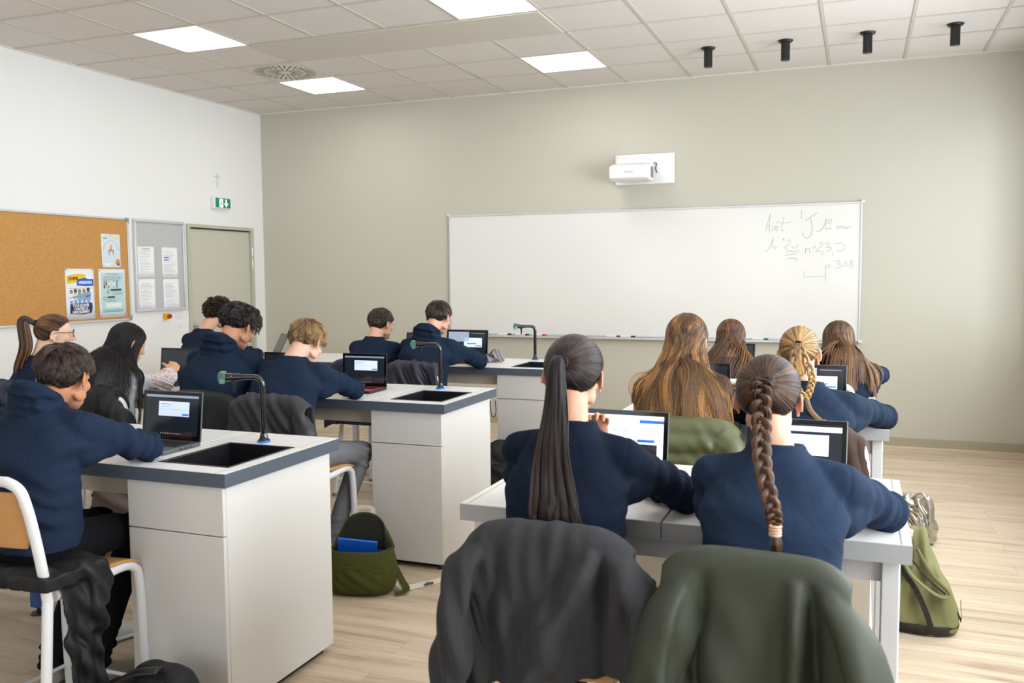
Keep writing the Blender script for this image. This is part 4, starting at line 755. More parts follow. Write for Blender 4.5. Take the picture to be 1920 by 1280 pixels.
        a = c.attributes.get('radius') or c.attributes.new('radius', 'FLOAT', 'POINT'); a.data.foreach_set('value', rad.astype(np.float32)); a = c.attributes.new('tint', 'FLOAT', 'CURVE'); a.data.foreach_set('value', np.concatenate(s.tn).astype(np.float32)); c.materials.append(mt)
        o = bpy.data.objects.new('hair_strands', c); COL.objects.link(o); o.parent = h; return h
SHOE = {}
def shoe(parent, P, yaw, up, sole, dark, name='shoe', pitch=0, s=1.0, label=None):
    """sneaker, heel at P (ankle-down point), toe along +y rotated by yaw"""
    R = R3(0, 0, yaw) @ R3(pitch, 0, 0); o = np.asarray(P, float); T = lambda q: np.asarray(q)*s @ R.T+o
    ys = [-.045, -.03, .0, .05, .10, .15, .19, .215]; ws = [.024, .034, .038, .037, .044, .048, .042, .024]; hs = [.075, .095, .10, .088, .066, .052, .042, .03]
    b = MB(); b.loft([T(np.stack([np.cos(a_)*w, np.full(20, y), .03+(h-.03)*np.clip(np.sin(a_), 0, 1)**.8-.012*np.clip(-np.sin(a_), 0, 1)], 1)) for y, w, h in zip(ys, ws, hs) for a_ in [np.linspace(0, 2*PI, 20, endpoint=False)]])
    u = part(name, b, up, parent, sub=1, angle=180, label=label)
    b = MB(); b.loft([T(np.stack([np.cos(a_)*(w+.006), np.full(16, y), .016+.016*np.sin(a_)], 1)) for y, w in zip([-.052]+ys[1:-1]+[.224], [.022]+[x for x in ws[1:-1]]+[.02]) for a_ in [np.linspace(0, 2*PI, 16, endpoint=False)]]); part('sole', b, sole, u, angle=180)
    b = MB()
    for i in range(5): y = .045+.02*i; z = .092-.0105*i-.004; b.tube([T((-.022, y, z-.010)), T((-.008, y+.004, z)), T((.008, y+.004, z)), T((.022, y, z-.010))], .0028*s, 6)
    part('laces', b, dark, u, angle=180); return u
NAVY = lambda: cloth('navy_sweatshirt', '#1b273a', fold=.6, fscale=7)
def person(label, head, hrot, nb, hip, elL, elR, wrL, wrR, sw=.34, skin_col='#d9a88c', top=None, topname='sweatshirt', hood=False, voxel=.0075, legs=None, pants=None, shoes=None, hands=((None, None, .4), (None, None, .4)), hs=1.0, thick=1.0, by=0, sleeve=1.0, collar=True, bodyvox=.0045, extra=None, seed=1, short_sleeve=False, slouch=.035):
    O = np.array([hip[0], hip[1], 0.]); root = thing('person', label, 'person', tuple(O)); hip = (hip[0], hip[1], hip[2]+.045); A_ = lambda p: np.asarray(p, float)-O
    C = A_(head); R = R3(0, 0, hrot[0]) @ R3(-hrot[1], 0, 0) @ R3(0, hrot[2], 0); NBp = A_(nb); HP = A_(hip); Rb = R3(0, 0, by)
    SH = [NBp+Rb @ np.array([s_*(sw/2-.045), .006, -.078]) for s_ in (-1, 1)]; EL = [A_(elL), A_(elR)]; WR = [A_(wrL), A_(wrR)]
    # body: one continuous skin surface
    b = MB(); head_prims(b, C, R, hs); b.cone(C+R @ np.array([0, -.022, -.05])*hs, NBp+np.array([0, 0, -.01]), .047*hs, .052*hs, 20); b.cone(C+R @ np.array([0, -.045, -.03])*hs, NBp+np.array([0, -.006, -.01]), .038*hs, .040*hs, 16)
    for i in (0, 1): b.cone(NBp+np.array([0, 0, -.06]), SH[i]-np.array([0, 0, .01]), .03, .03); b.cone(SH[i], EL[i], .036, .030); b.cone(EL[i], WR[i], .032, .022)
    mid = lambda t: NBp*(1-t)+HP*t+Rb @ np.array([0, -slouch*math.sin(PI*min(1, t*1.15)), 0])
    b.loft([ring(mid(t), rx, ry, Rb, 20) for t, rx, ry in ((.12, .07, .045), (.3, .12, .07), (.6, .125, .08), (1, .13, .09))])
    for i in (0, 1):
        hd, pn, cu = hands[i]; dv = nrm(WR[i]-EL[i]) if hd is None else nrm(hd); pn = np.array([0, 0, 1.]) if pn is None else np.asarray(pn, float)
        hand_prims(b, WR[i], dv, pn, cu, side=(1 if i == 1 else -1), s=.92*hs)
    me = remesh(b, bodyvox, 4, .5); body = part('body', me, skin(skin_col), root, angle=180)
    # eyes
    for s_ in (-1, 1):
        c = C+R @ (np.array([s_*.030, .0835, -.001])*hs); part('eye', MB().sph(c, np.array([.0085, .005, .0048]), R, 12, 8), mat('eye_white', '#dcdcdc', rough=.2), root, angle=180)
    # garment for the upper body
    k = thick; b = MB(); cs = [(1.02, .158, .125), (.82, .145*1.0, .115), (.6, .15, .118), (.4, .162, .118), (.26, sw/2-.022, .105), (.15, sw/2-.06, .088), (.07, .110, .078), (.02, .080, .072), (-.015, .064, .064)]
    b.loft([ring(mid(t), rx*k, ry*k, Rb, 36) for t, rx, ry in cs])
    for i in (0, 1):
        b.cone(NBp+np.array([0, -.005, -.048]), SH[i]+np.array([0, 0, .002]), .052*k, .054*k); b.cone(SH[i], SH[i]+(EL[i]-SH[i])*.35, .056*k*sleeve, .054*k*sleeve); b.cone(SH[i]+Rb @ np.array([(1, -1)[i]*.03, -.02, -.04]), SH[i]+(EL[i]-SH[i])*.3-np.array([0, 0, .02]), .05*k, .045*k)
        b.cone(SH[i]-np.array([0, 0, .075]), SH[i]*.5+EL[i]*.5-np.array([0, 0, .005]), .052*k, .044*k*sleeve)
        if short_sleeve: b.cone(SH[i]+(EL[i]-SH[i])*.35, SH[i]+(EL[i]-SH[i])*.6, .053*k, .05*k)
        else: b.cone(SH[i]+(EL[i]-SH[i])*.35, EL[i], .053*k*sleeve, .047*k*sleeve); b.cone(EL[i], EL[i]+(WR[i]-EL[i])*.72, .047*k*sleeve, .037*k*sleeve); b.cone(EL[i]+(WR[i]-EL[i])*.72, WR[i]-nrm(WR[i]-EL[i])*.012, .038*k*sleeve, .029)
    if collar:
        a = np.linspace(0, 2*PI, 28); P = [NBp+Rb @ np.array([.062*math.cos(q), .060*math.sin(q)+.008, .008-.009*math.sin(q)]) for q in a]; b.tube(P, .0085, 8, cap=False)
    src = []
    for i in (0, 1):
        ad = EL[i]-SH[i]; src += [(EL[i], ad, .034, .075, .0055), (SH[i]+Rb @ np.array([(-1, 1)[i]*-.03, -.03, -.09]), nrm(np.array([(-1, 1)[i]*.6, 0, -.8])), .045, .085, .0055), (EL[i]*.6+SH[i]*.4, ad+np.array([0, 0, .1]), .06, .09, .0035), (EL[i]*.5+WR[i]*.5, WR[i]-EL[i], .04, .07, .004)]
    src += [(mid(.9)+np.array([0, -.1, 0]), (.2, 0, 1), .05, .13, .005), (mid(.75)+np.array([.1, -.08, 0]), (.7, 0, 1), .05, .10, .005), (mid(.75)+np.array([-.1, -.08, 0]), (-.6, 0, 1), .055, .10, .005), (mid(.35)+np.array([0, -.1, 0]), (.3, 0, .9), .11, .13, .003)]
    me = remesh(b, voxel, 9, .6); folds(me, src, base=.0042, seed=seed, bs=11); v, n = vco(me); d = np.zeros(len(v))
    for i in (0, 1):                      # armhole seam
        ax = nrm(EL[i]-SH[i]+Rb @ np.array([(-1, 1)[i]*.25, 0, 0])); q = v-(SH[i]-ax*.005+Rb @ np.array([(-1, 1)[i]*.0, 0, 0])); pl = q@ax; near = np.exp(-(q**2).sum(1)/.10**2); d -= .0030*np.exp(-(pl/.005)**2)*near
    setco(me, v+n*d[:, None]); topm = top if top is not None else NAVY(); g = part(topname, me, topm, root, angle=180)
    if hood:
        b = MB(); P = [NBp+Rb @ np.array([.078*math.cos(q), .062*math.sin(q)-.012, .022-.030*math.sin(q)]) for q in np.linspace(.15*PI, -1.15*PI, 22)]; rr = [.014+.018*math.sin(PI*i/21)**.8 for i in range(22)]; b.tube(P, rr, 14)
        b.sph(NBp+Rb @ np.array([0, -.075, -.045]), (.085, .030, .062), Rb, 20, 12); b.sph(NBp+Rb @ np.array([0, -.062, -.01]), (.098, .036, .034), Rb, 20, 12); b.cone(NBp+Rb @ np.array([-.075, -.02, .0]), NBp+Rb @ np.array([-.05, -.085, -.05]), .026, .024); b.cone(NBp+Rb @ np.array([.075, -.02, .0]), NBp+Rb @ np.array([.05, -.085, -.05]), .026, .024)
        me = remesh(b, .006, 5, .5); folds(me, [(NBp+np.array([0, -.08, 0]), (.1, 0, 1), .035, .10, .005), (NBp+np.array([.06, -.05, 0]), (1, 0, .5), .04, .06, .003)], base=.002, seed=seed+9); part('hood', me, topm, g, angle=180)
    # legs: trousers and shoes
    pm = pants if pants is not None else cloth('black_trousers', '#15161a', fold=.5, fscale=10)
    kn, an = legs if legs is not None else (((hip[0]-.10, hip[1]+.38, .60), (hip[0]+.10, hip[1]+.38, .60)), ((hip[0]-.10, hip[1]+.30, .11), (hip[0]+.10, hip[1]+.30, .11)))
    b = MB(); b.sph(HP+np.array([0, 0, -.01]), (.155, .125, .085))
    for i, s_ in ((0, -1), (1, 1)):
        a = HP+np.array([s_*.085, .02, -.01]); K = A_(kn[i]); N_ = A_(an[i]); b.cone(a, K, .078, .060); b.cone(K, N_, .058, .046); b.tube([N_+nrm(K-N_)*.03, N_], [.046, .050], 14)
    me = remesh(b, .010, 4, .5); folds(me, [(A_(kn[0]), (0, .5, 1), .04, .09, .006), (A_(kn[1]), (0, .5, 1), .04, .09, .006), (A_(an[0])+np.array([0, 0, .05]), (0, 0, 1), .035, .09, .005), (A_(an[1])+np.array([0, 0, .05]), (0, 0, 1), .035, .09, .005)], base=.003, seed=seed+4); part('trousers', me, pm, root, angle=180)
    su, ss, sl = shoes if shoes is not None else (mat('white_trainer', '#d8d8d8', rough=.5), mat('white_sole', '#e2e2e0', rough=.5), mat('white_lace', '#d0d0d0', rough=.8))
    for i in (0, 1): q = A_(an[i]); shoe(root, (q[0], q[1]+.0, max(0, q[2]-.105)), (.12, -.12)[i], su, ss, sl)
    root['_'] = 0; del root['_']
    return dict(root=root, O=O, C=C, R=R, NB=NBp, SH=SH, mid=mid, hs=hs, EL=EL, WR=WR, Rb=Rb, top=g)
# ---------------- the fourteen pupils ----------------
def V3(*a): return np.array(a, float)
def capm(n, c): return mat('scalp_'+n, c, rough=.6)
def ell(P, z, d=(0, -.02, 0), r=(.2, .13, .26)): return None
def torso_coll(p):
    O = p['O']; m = p['mid']; return [(m(.30)+O+V3(0, .01, 0), (.17, .118, .15)), (m(.6)+O, (.17, .135, .3)), (p['SH'][0]+O, (.062, .062, .066)), (p['SH'][1]+O, (.062, .062, .066)), (p['NB']+O+V3(0, -.0, -.02), (.068, .07, .06))]
def tie_ring(parent, c, axis, r, th, m, O, name='hair_tie'):
    ax = nrm(axis); u = nrm(np.cross(ax, [.3, 1, .2])); w = np.cross(ax, u); b = MB(); b.tube([c-O+r*(math.cos(a)*u+math.sin(a)*w) for a in np.linspace(0, 2*PI, 20)], th, 8, cap=False); return part(name, b, m, parent, angle=180)
M_tie = mat('black_elastic', '#101114', rough=.8)
jeans = cloth('grey_denim', '#77787c', fold=.6, fscale=12, weave=.8, sheen=0)
# 1 front-left boy, hoodie
p = person('person in navy hoodie with short dark hair on the chair at the left edge', (3.695, -6.10, 1.187), (.24, .22, 0), (3.665, -6.17, 1.095), (3.715, -6.26, .60),
    (3.40, -6.00, .918), (3.915, -5.95, .918), (3.56, -5.85, .905), (3.73, -5.82, .905), sw=.43, skin_col='#c08463', topname='hoodie', hood=True, thick=1.06, seed=11, voxel=.0065,
    legs=(((3.60, -5.88, .60), (3.77, -5.88, .60)), ((3.50, -6.04, .11), (3.66, -5.98, .11))), shoes=(mat('trainer_grey', '#9c978a', rough=.6), mat('trainer_black_sole', '#1b1b1c', rough=.6), mat('trainer_lace', '#b9b5aa', rough=.8)), top=cloth('navy_hoodie_front', '#1f2b3f', fold=.7, fscale=7))
h = Hair(p['C'], p['R'], 1.0, 1); h.short(top=.062, side=.014, n=11000, r=.00045, lift=.5, clumps=420, mess=.38, clump=.6, m=8, side_z=.2); h.build(V3(0, 0, 0), p['root'], hair_mat('hair_dark_brown', '#1f1613', '#5a463a'), capm('db', '#1c1512'))
# 2 girl with glasses, profile
p = person('person in dark top with a brown high ponytail and round black glasses', (1.99, -4.62, 1.215), (-.70, .08, 0), (1.945, -4.69, 1.07), (1.99, -4.75, .60), (1.72, -4.42, .915), (2.18, -4.40, .915), (1.95, -4.22, .905), (2.08, -4.20, .905), sw=.34, skin_col='#e8bfa6', topname='sweatshirt', seed=12, by=-.25, hs=.98)
h = Hair(p['C'], p['R'], .98, 2); T = h.sleek((0, -.93, .38), n=6000, r=.0007, m=12); O = p['O']
h.tail([T, T+V3(-.035, -.045, .01), V3(1.905, -4.74, 1.14)-O, V3(1.88, -4.77, 1.02)-O, V3(1.86, -4.78, .93)-O], [.012, .035, .045, .04, .012], [.012, .03, .035, .03, .01], n=3200, r=.0007, wave=.004)
h.build(V3(0, 0, 0), p['root'], hair_mat('hair_brown_balayage', '#33241a', '#94633a'), capm('br', '#3c2a1e')); tie_ring(p['root'], T+O, T-p['C'], .014, .005, M_tie, O)
b = MB(); C, R, s_ = p['C'], p['R'], .98
for sx in (-1, 1): b.tube([C+R @ (V3(sx*.034+.023*math.cos(a), .104-.006*abs(math.cos(a)*sx+.2), -.001+.021*math.sin(a))*s_) for a in np.linspace(0, 2*PI, 22)], .0016, 6, cap=False); b.tube([C+R @ (V3(sx*.057, .098, .006)*s_), C+R @ (V3(sx*.074, .05, .004)*s_), C+R @ (V3(sx*.083, .0, .0)*s_), C+R @ (V3(sx*.081, -.015, -.018)*s_)], .0018, 6)
b.tube([C+R @ (V3(-.011, .107, .004)*s_), C+R @ (V3(.011, .107, .004)*s_)], .0016, 6); part('glasses', b, mat('glasses_black', '#0f0f12', rough=.3), p['root'], angle=180)
# 3 girl in white blouse, long dark hair
p = person('person in white blouse with lace sleeves and long straight black hair', (2.475, -4.57, 1.165), (-.25, .35, 0), (2.455, -4.68, 1.05), (2.52, -4.76, .60), (2.27, -4.42, .915), (2.575, -4.44, .915), (2.36, -4.30, .915), (2.535, -4.31, .965), sw=.35, skin_col='#d6a27f', topname='blouse', top=cloth('white_cotton', '#d9dce4', fold=.5, fscale=9, weave=.1), seed=13, hands=((None, None, .9), (V3(-.2, .6, .5), V3(.7, -.2, .6), 1.05)), sleeve=.95, slouch=.03)
O = p['O']; b = MB(); E_, Wp = p['EL'][1], p['WR'][1]; b.cone(E_+(p['SH'][1]-E_)*.42, E_, .055, .066); b.cone(E_, Wp-nrm(Wp-E_)*.03, .064, .048); b.tube([Wp-nrm(Wp-E_)*.03, Wp-nrm(Wp-E_)*.01], [.05, .045], 16)
me = remesh(b, .006, 4); folds(me, [(E_, (0, .4, 1), .022, .09, .006), (Wp, (.3, .6, .2), .018, .06, .005)], base=.004, seed=5, bs=40); lace = mat('white_lace', '#e4e0e0', rough=.8)
nt = lace.node_tree; tc = nt.nodes.new('ShaderNodeTexCoord'); vo = nt.nodes.new('ShaderNodeTexVoronoi'); vo.feature = 'DISTANCE_TO_EDGE'; vo.inputs['Scale'].default_value = 95; rp = nt.nodes.new('ShaderNodeValToRGB'); rp.color_ramp.elements[0].position = .10; rp.color_ramp.elements[0].color = srgb('#e6e2e4'); rp.color_ramp.elements[1].position = .22; rp.color_ramp.elements[1].color = srgb('#b98e7c')
nt.links.new(tc.outputs['Object'], vo.inputs['Vector']); nt.links.new(vo.outputs['Distance'], rp.inputs[0]); nt.links.new(rp.outputs[0], nt.nodes['Principled BSDF'].inputs['Base Color']); part('lace_sleeve', me, lace, p['top'], angle=180)
h = Hair(p['C'], p['R'], 1.0, 3); h.long(length=.36, n=9000, r=.0006, wave=.005, wfreq=1.6, flare=.22, back=.8, bias=(-.14, -.16), coll=[(c-O, r) for c, r in torso_coll(p)], clumps=90, clump=.86, m=30, drop=-.25, puff=1.05, lenvar=.35)
h.build(V3(0, 0, 0), p['root'], hair_mat('hair_black_brown', '#120e0e', '#2e2325', rough=.5), capm('bb', '#161112'))
# 4 curly boy, far row left
p = person('person in navy top with short curly dark hair in front of the door', (1.66, -2.82, 1.252), (-.15, .25, 0), (1.595, -2.92, 1.115), (1.66, -2.98, .60), (1.38, -2.66, .915), (1.88, -2.66, .915), (1.6, -2.45, .905), (1.75, -2.45, .905), sw=.38, skin_col='#dba98f', seed=14, voxel=.010, bodyvox=.006)
h = Hair(p['C'], p['R'], 1.0, 4); h.short(top=.055, side=.030, n=7000, r=.0008, lift=.95, curl=.011, cfreq=2.2, clumps=170, clump=.85, mess=.5, m=14, side_z=.0); h.build(V3(0, 0, 0), p['root'], hair_mat('hair_curly_brown', '#1d1412', '#4b3529'), capm('cu', '#221815'))
# 5 black haired hoodie boy
p = person('person in navy hoodie with thick wavy black hair, head bowed, middle row', (3.185, -4.50, 1.268), (-.12, .62, 0), (3.145, -4.60, 1.155), (3.19, -4.73, .60), (2.88, -4.40, .915), (3.36, -4.38, .915), (3.08, -4.20, .905), (3.26, -4.17, .905), sw=.43, skin_col='#c99273', topname='hoodie', hood=True, thick=1.1, seed=15, slouch=.05)
h = Hair(p['C'], p['R'], 1.02, 5); h.short(top=.075, side=.045, n=9000, r=.0007, lift=.62, curl=.007, cfreq=1.3, clumps=150, clump=.75, mess=.45, m=12, side_z=.0); h.build(V3(0, 0, 0), p['root'], hair_mat('hair_black', '#100e0e', '#3d3735', rough=.33), capm('bk', '#100e0e'))
# 6 blond boy
p = person('person in navy sweatshirt and grey jeans with blond mop of hair, typing', (3.605, -4.50, 1.195), (.0, .55, 0), (3.575, -4.59, 1.105), (3.62, -4.74, .60), (3.32, -4.38, .915), (3.785, -4.33, .918), (3.50, -4.18, .925), (3.665, -4.165, .925), sw=.40, skin_col='#deb19c', seed=16, pants=jeans, thick=1.08, slouch=.055, hands=((V3(.2, 1, 0), None, .25), (V3(-.35, 1, .05), None, .25)),
    legs=(((3.53, -4.33, .59), (3.80, -4.30, .585)), ((3.50, -4.52, .11), (3.70, -4.47, .13))), shoes=(mat('black_white_trainer', '#1e1f22', rough=.5), mat('trainer_black_sole', '#1b1b1c', rough=.6), mat('white_flash', '#dadada', rough=.7)))
h = Hair(p['C'], p['R'], 1.0, 6); h.short(top=.085, side=.055, n=10000, r=.0006, lift=.38, curl=.003, cfreq=.8, clumps=170, clump=.7, mess=.35, m=12, side_z=-.1); h.build(V3(0, 0, 0), p['root'], hair_mat('hair_blond', '#6b5036', '#b08d60'), capm('bl', '#664c35'))
# 7 far boy
p = person('person in navy sweatshirt with short dark hair, left of the pair at the far bench', (3.085, -2.82, 1.192), (-.25, .15, 0), (3.07, -2.89, 1.085), (3.09, -2.97, .60), (2.85, -2.67, .915), (3.30, -2.66, .915), (3.02, -2.42, .905), (3.2, -2.42, .905), sw=.39, skin_col='#dcaa90', seed=17, voxel=.010, bodyvox=.006)
h = Hair(p['C'], p['R'], .98, 7); h.short(top=.05, side=.018, n=5000, r=.0009, lift=.35, clumps=150, mess=.25, m=7, side_z=.1); h.build(V3(0, 0, 0), p['root'], hair_mat('hair_dark_short', '#1c1512', '#4d3c32'), capm('db', '#1c1512'))
# 8 far hoodie boy
p = person('person in navy hoodie with short dark brown hair beside the far sink', (3.545, -2.82, 1.245), (-.1, .30, 0), (3.515, -2.93, 1.115), (3.52, -2.99, .60), (3.27, -2.65, .915), (3.775, -2.64, .918), (3.45, -2.42, .91), (3.62, -2.43, .91), sw=.42, skin_col='#dba68b', topname='hoodie', hood=True, seed=18, voxel=.009, bodyvox=.006, thick=1.05, slouch=.045)
h = Hair(p['C'], p['R'], 1.0, 8); h.short(top=.05, side=.022, n=6000, r=.0009, lift=.38, clumps=170, mess=.3, m=7, side_z=.05); h.build(V3(0, 0, 0), p['root'], hair_mat('hair_dark_short', '#1c1512', '#4d3c32'), capm('db', '#1c1512'))
# 9 ponytail girl nearest
p = person('person in navy sweatshirt with long dark ponytail, chin on hand, nearest the camera', (5.557, -6.15, 1.262), (.06, .10, .03), (5.565, -6.215, 1.13), (5.59, -6.31, .60), (5.44, -5.96, .918), (5.835, -6.00, .918), (5.565, -5.98, 1.035), (5.66, -5.84, .905), sw=.365, skin_col='#cf987b', seed=19, voxel=.006, hs=.93, hands=((V3(.2, -.1, 1), V3(-.3, 1, 0), .8), (None, None, .4)), top=cloth('navy_knit_near', '#151d2c', fold=.7, fscale=7), slouch=.03, thick=.97)
O = p['O']; h = Hair(p['C'], p['R'], .95, 9); T = h.sleek((-.10, -.985, .12), n=12000, r=.00042, m=14, puff=1.03)
h.tail([T, T+V3(-.005, -.028, -.005), V3(5.566, -6.335, 1.19)-O, V3(5.592, -6.44, 1.08)-O, V3(5.604, -6.475, .985)-O, V3(5.606, -6.48, .905)-O], [.012, .020, .026, .040, .060, .066], [.012, .020, .020, .016, .014, .010], n=8000, r=.0004, wave=.006, ragged=.28, locks=46)
h.build(V3(0, 0, 0), p['root'], hair_mat('hair_deep_brown', '#15100f', '#3b281f', rough=.38), capm('dp', '#1a1413')); tie_ring(p['root'], T+O, T-p['C'], .0135, .005, M_tie, O)
b = MB(); w = p['WR'][0]+V3(0, 0, -.02); [b.tube([w+V3(.034*math.cos(a), .034*math.sin(a), .012*k) for a in np.linspace(0, 2*PI, 20)], .008, 8, cap=False) for k in (-1, 0, 1)]; part('cuff_scarf', b, mat('pink_print', '#d8b9bd', rough=.8, var=.35, vscale=90), p['root'], angle=180, label='pink and white patterned band at the wrist')
# 10 plaited girl nearest
p = person('person in blue sweatshirt with one long dark plait, nearest the camera on the right', (6.056, -6.155, 1.222), (-.02, .12, 0), (6.08, -6.22, 1.10), (6.08, -6.36, .60), (5.95, -5.97, .918), (6.335, -6.00, .918), (6.0, -5.80, .92), (6.19, -5.84, .905), sw=.385, skin_col='#d29c82', seed=20, voxel=.006, hs=.92, top=cloth('blue_sweatshirt_near', '#212e42', fold=.7, fscale=6), slouch=.03)
O = p['O']; h = Hair(p['C'], p['R'], .94, 10); T = h.sleek((0, -.985, .20), n=12000, r=.00042, m=14, puff=1.03)
h.braid([T, T+V3(-.004, -.030, -.012), V3(6.058, -6.335, 1.175)-O, V3(6.07, -6.42, 1.10)-O, V3(6.098, -6.485, 1.02)-O, V3(6.105, -6.505, .985)-O], .0175, .0095, 5.5, n=5400, r=.00045, m=100)
h.tail([V3(6.105, -6.505, .985)-O, V3(6.107, -6.51, .955)-O, V3(6.108, -6.51, .92)-O], [.007, .012, .004], [.007, .010, .003], n=900, r=.0005, m=14)
h.build(V3(0, 0, 0), p['root'], hair_mat('hair_chestnut', '#1d1614', '#6a4730', rough=.4), capm('ch', '#221a17')); tie_ring(p['root'], T+O, T-p['C'], .013, .004, mat('navy_elastic', '#1a2133', rough=.8), O)
b = MB(); [b.tube([V3(6.105, -6.506, .985+.006*k)-O+V3(.0105*math.cos(a), .0105*math.sin(a), 0) for a in np.linspace(0, 2*PI, 14)], .0036, 6, cap=False) for k in (-1.5, -.5, .5, 1.5)]; part('beaded_tie', b, mat('beige_beads', '#c9a18a', rough=.5, var=.4, vscale=200), p['root'], angle=180, label='beige beaded band near the end of the plait')
# 11 long fair wavy hair
p = person('person in navy hoodie with very long wavy golden brown hair, middle row right', (5.582, -4.62, 1.245), (-.05, .20, .02), (5.575, -4.71, 1.11), (5.62, -4.77, .60), (5.38, -4.44, .918), (5.80, -4.42, .918), (5.50, -4.22, .905), (5.68, -4.2, .905), sw=.39, skin_col='#e3b59b', topname='hoodie', hood=False, seed=21, top=cloth('dark_navy_hoodie', '#141d2d', fold=.6, fscale=7), thick=1.05)
O = p['O']; h = Hair(p['C'], p['R'], 1.0, 11); h.long(length=.40, n=12000, r=.0005, wave=.018, wfreq=2.6, flare=.22, back=.7, coll=[(c-O, r) for c, r in torso_coll(p)], clumps=110, clump=.93, m=40, drop=-.2, puff=1.08, bias=(-.10, -.05), lenvar=.3)
h.build(V3(0, 0, 0), p['root'], hair_mat('hair_golden', '#5f452e', '#c08c50', rough=.38), capm('go', '#5a412c'))
# 12 wavy brown hair far
p = person('person in navy sweatshirt with long wavy brown hair in the far row', (5.535, -2.84, 1.135), (0, .25, 0), (5.53, -2.93, 1.01), (5.55, -3.06, .60), (5.32, -2.70, .915), (5.76, -2.70, .915), (5.45, -2.50, .905), (5.62, -2.50, .905), sw=.36, skin_col='#e0b098', seed=22, voxel=.010, bodyvox=.006)
O = p['O']; h = Hair(p['C'], p['R'], .98, 12); h.long(length=.34, n=8000, r=.0008, wave=.018, wfreq=2.8, flare=.22, back=.7, coll=[(c-O, r) for c, r in torso_coll(p)], clumps=90, clump=.93, m=34, drop=-.2, puff=1.10)
h.build(V3(0, 0, 0), p['root'], hair_mat('hair_wavy_brown', '#4a3324', '#a5713f', rough=.38), capm('wb', '#432e22'))
# 13 fair plaits
p = person('person in navy sweatshirt with a fair looped plait, middle row right', (6.035, -4.57, 1.202), (-.03, .15, 0), (6.07, -4.67, 1.075), (6.10, -4.77, .60), (5.90, -4.40, .918), (6.37, -4.40, .918), (5.98, -4.2, .905), (6.2, -4.19, .905), sw=.40, skin_col='#e8bda6', seed=23, top=cloth('navy_sweatshirt_mid', '#1f2a3b', fold=.6, fscale=7))
O = p['O']; h = Hair(p['C'], p['R'], .96, 13); T = h.sleek((.05, -.97, .02), n=8000, r=.0006, m=12)
for sx in (-1, 1): h.braid([T, T+V3(sx*.012, -.025, -.02), V3(6.062+sx*.032, -4.775, 1.13)-O, V3(6.066+sx*.028, -4.80, 1.085)-O, V3(6.078, -4.815, 1.035)-O], .012, .008, 3.5, n=1500, r=.0006, m=60)
h.tail([V3(6.078, -4.815, 1.035)-O, V3(6.098, -4.825, .99)-O, V3(6.135, -4.83, .955)-O, V3(6.155, -4.83, .958)-O], [.010, .009, .007, .003], [.009, .008, .006, .003], n=700, r=.0006)
h.tail([T, T+V3(0, -.03, -.03), V3(6.06, -4.775, 1.12)-O], [.014, .024, .014], [.012, .014, .01], n=1200, r=.0006)
h.build(V3(0, 0, 0), p['root'], hair_mat('hair_fair', '#6a513a', '#c9a068', rough=.38), capm('fa', '#5e4834')); tie_ring(p['root'], T+O, T-p['C'], .0145, .005, M_tie, O)
# 14 brown hair flared right
p = person('person in navy sweatshirt with brown hair spread over the shoulders, rightmost of all', (6.155, -2.84, 1.13), (.05, .22, 0), (6.185, -2.93, 1.01), (6.16, -3.06, .60), (5.97, -2.70, .915), (6.39, -2.70, .915), (6.08, -2.50, .905), (6.25, -2.50, .905), sw=.38, skin_col='#e0b098', seed=24, voxel=.009, bodyvox=.006, top=cloth('navy_sweatshirt_mid', '#1b304b'))
O = p['O']; h = Hair(p['C'], p['R'], 1.0, 14); h.long(length=.29, n=9000, r=.0008, wave=.010, wfreq=2.0, flare=.30, back=.6, coll=[(c-O, r) for c, r in torso_coll(p)], clumps=90, clump=.92, m=30, drop=-.15, puff=1.10, bias=(.14, -.02))
h.build(V3(0, 0, 0), p['root'], hair_mat('hair_mid_brown', '#44311f', '#8c6540', rough=.4), capm('mb', '#3e2d20'))
# ---------------- coats over chair backs ----------------
def slab(b, P, t):
    """closed sheet of thickness t from the grid P"""
    du = np.gradient(P, axis=1); dv = np.gradient(P, axis=0); N = unit(np.cross(du, dv)); A = P+N*t/2; B = P-N*t/2; m, n = P.shape[:2]
    V = np.concatenate([A.reshape(-1, 3), B.reshape(-1, 3)]); F = []; o = m*n
    for i in range(m-1):
        for j in range(n-1): a = i*n+j; F.append((a, a+1, a+n+1, a+n)); F.append((o+a, o+a+n, o+a+n+1, o+a+1))
    rim = [(0, j) for j in range(n)]+[(i, n-1) for i in range(1, m)]+[(m-1, j) for j in range(n-2, -1, -1)]+[(i, 0) for i in range(m-2, 0, -1)]
    for k in range(len(rim)): (i, j), (p, q) = rim[k], rim[(k+1) % len(rim)]; a, c = i*n+j, p*n+q; F.append((a, o+a, o+c, c))
    b.add(V, F)
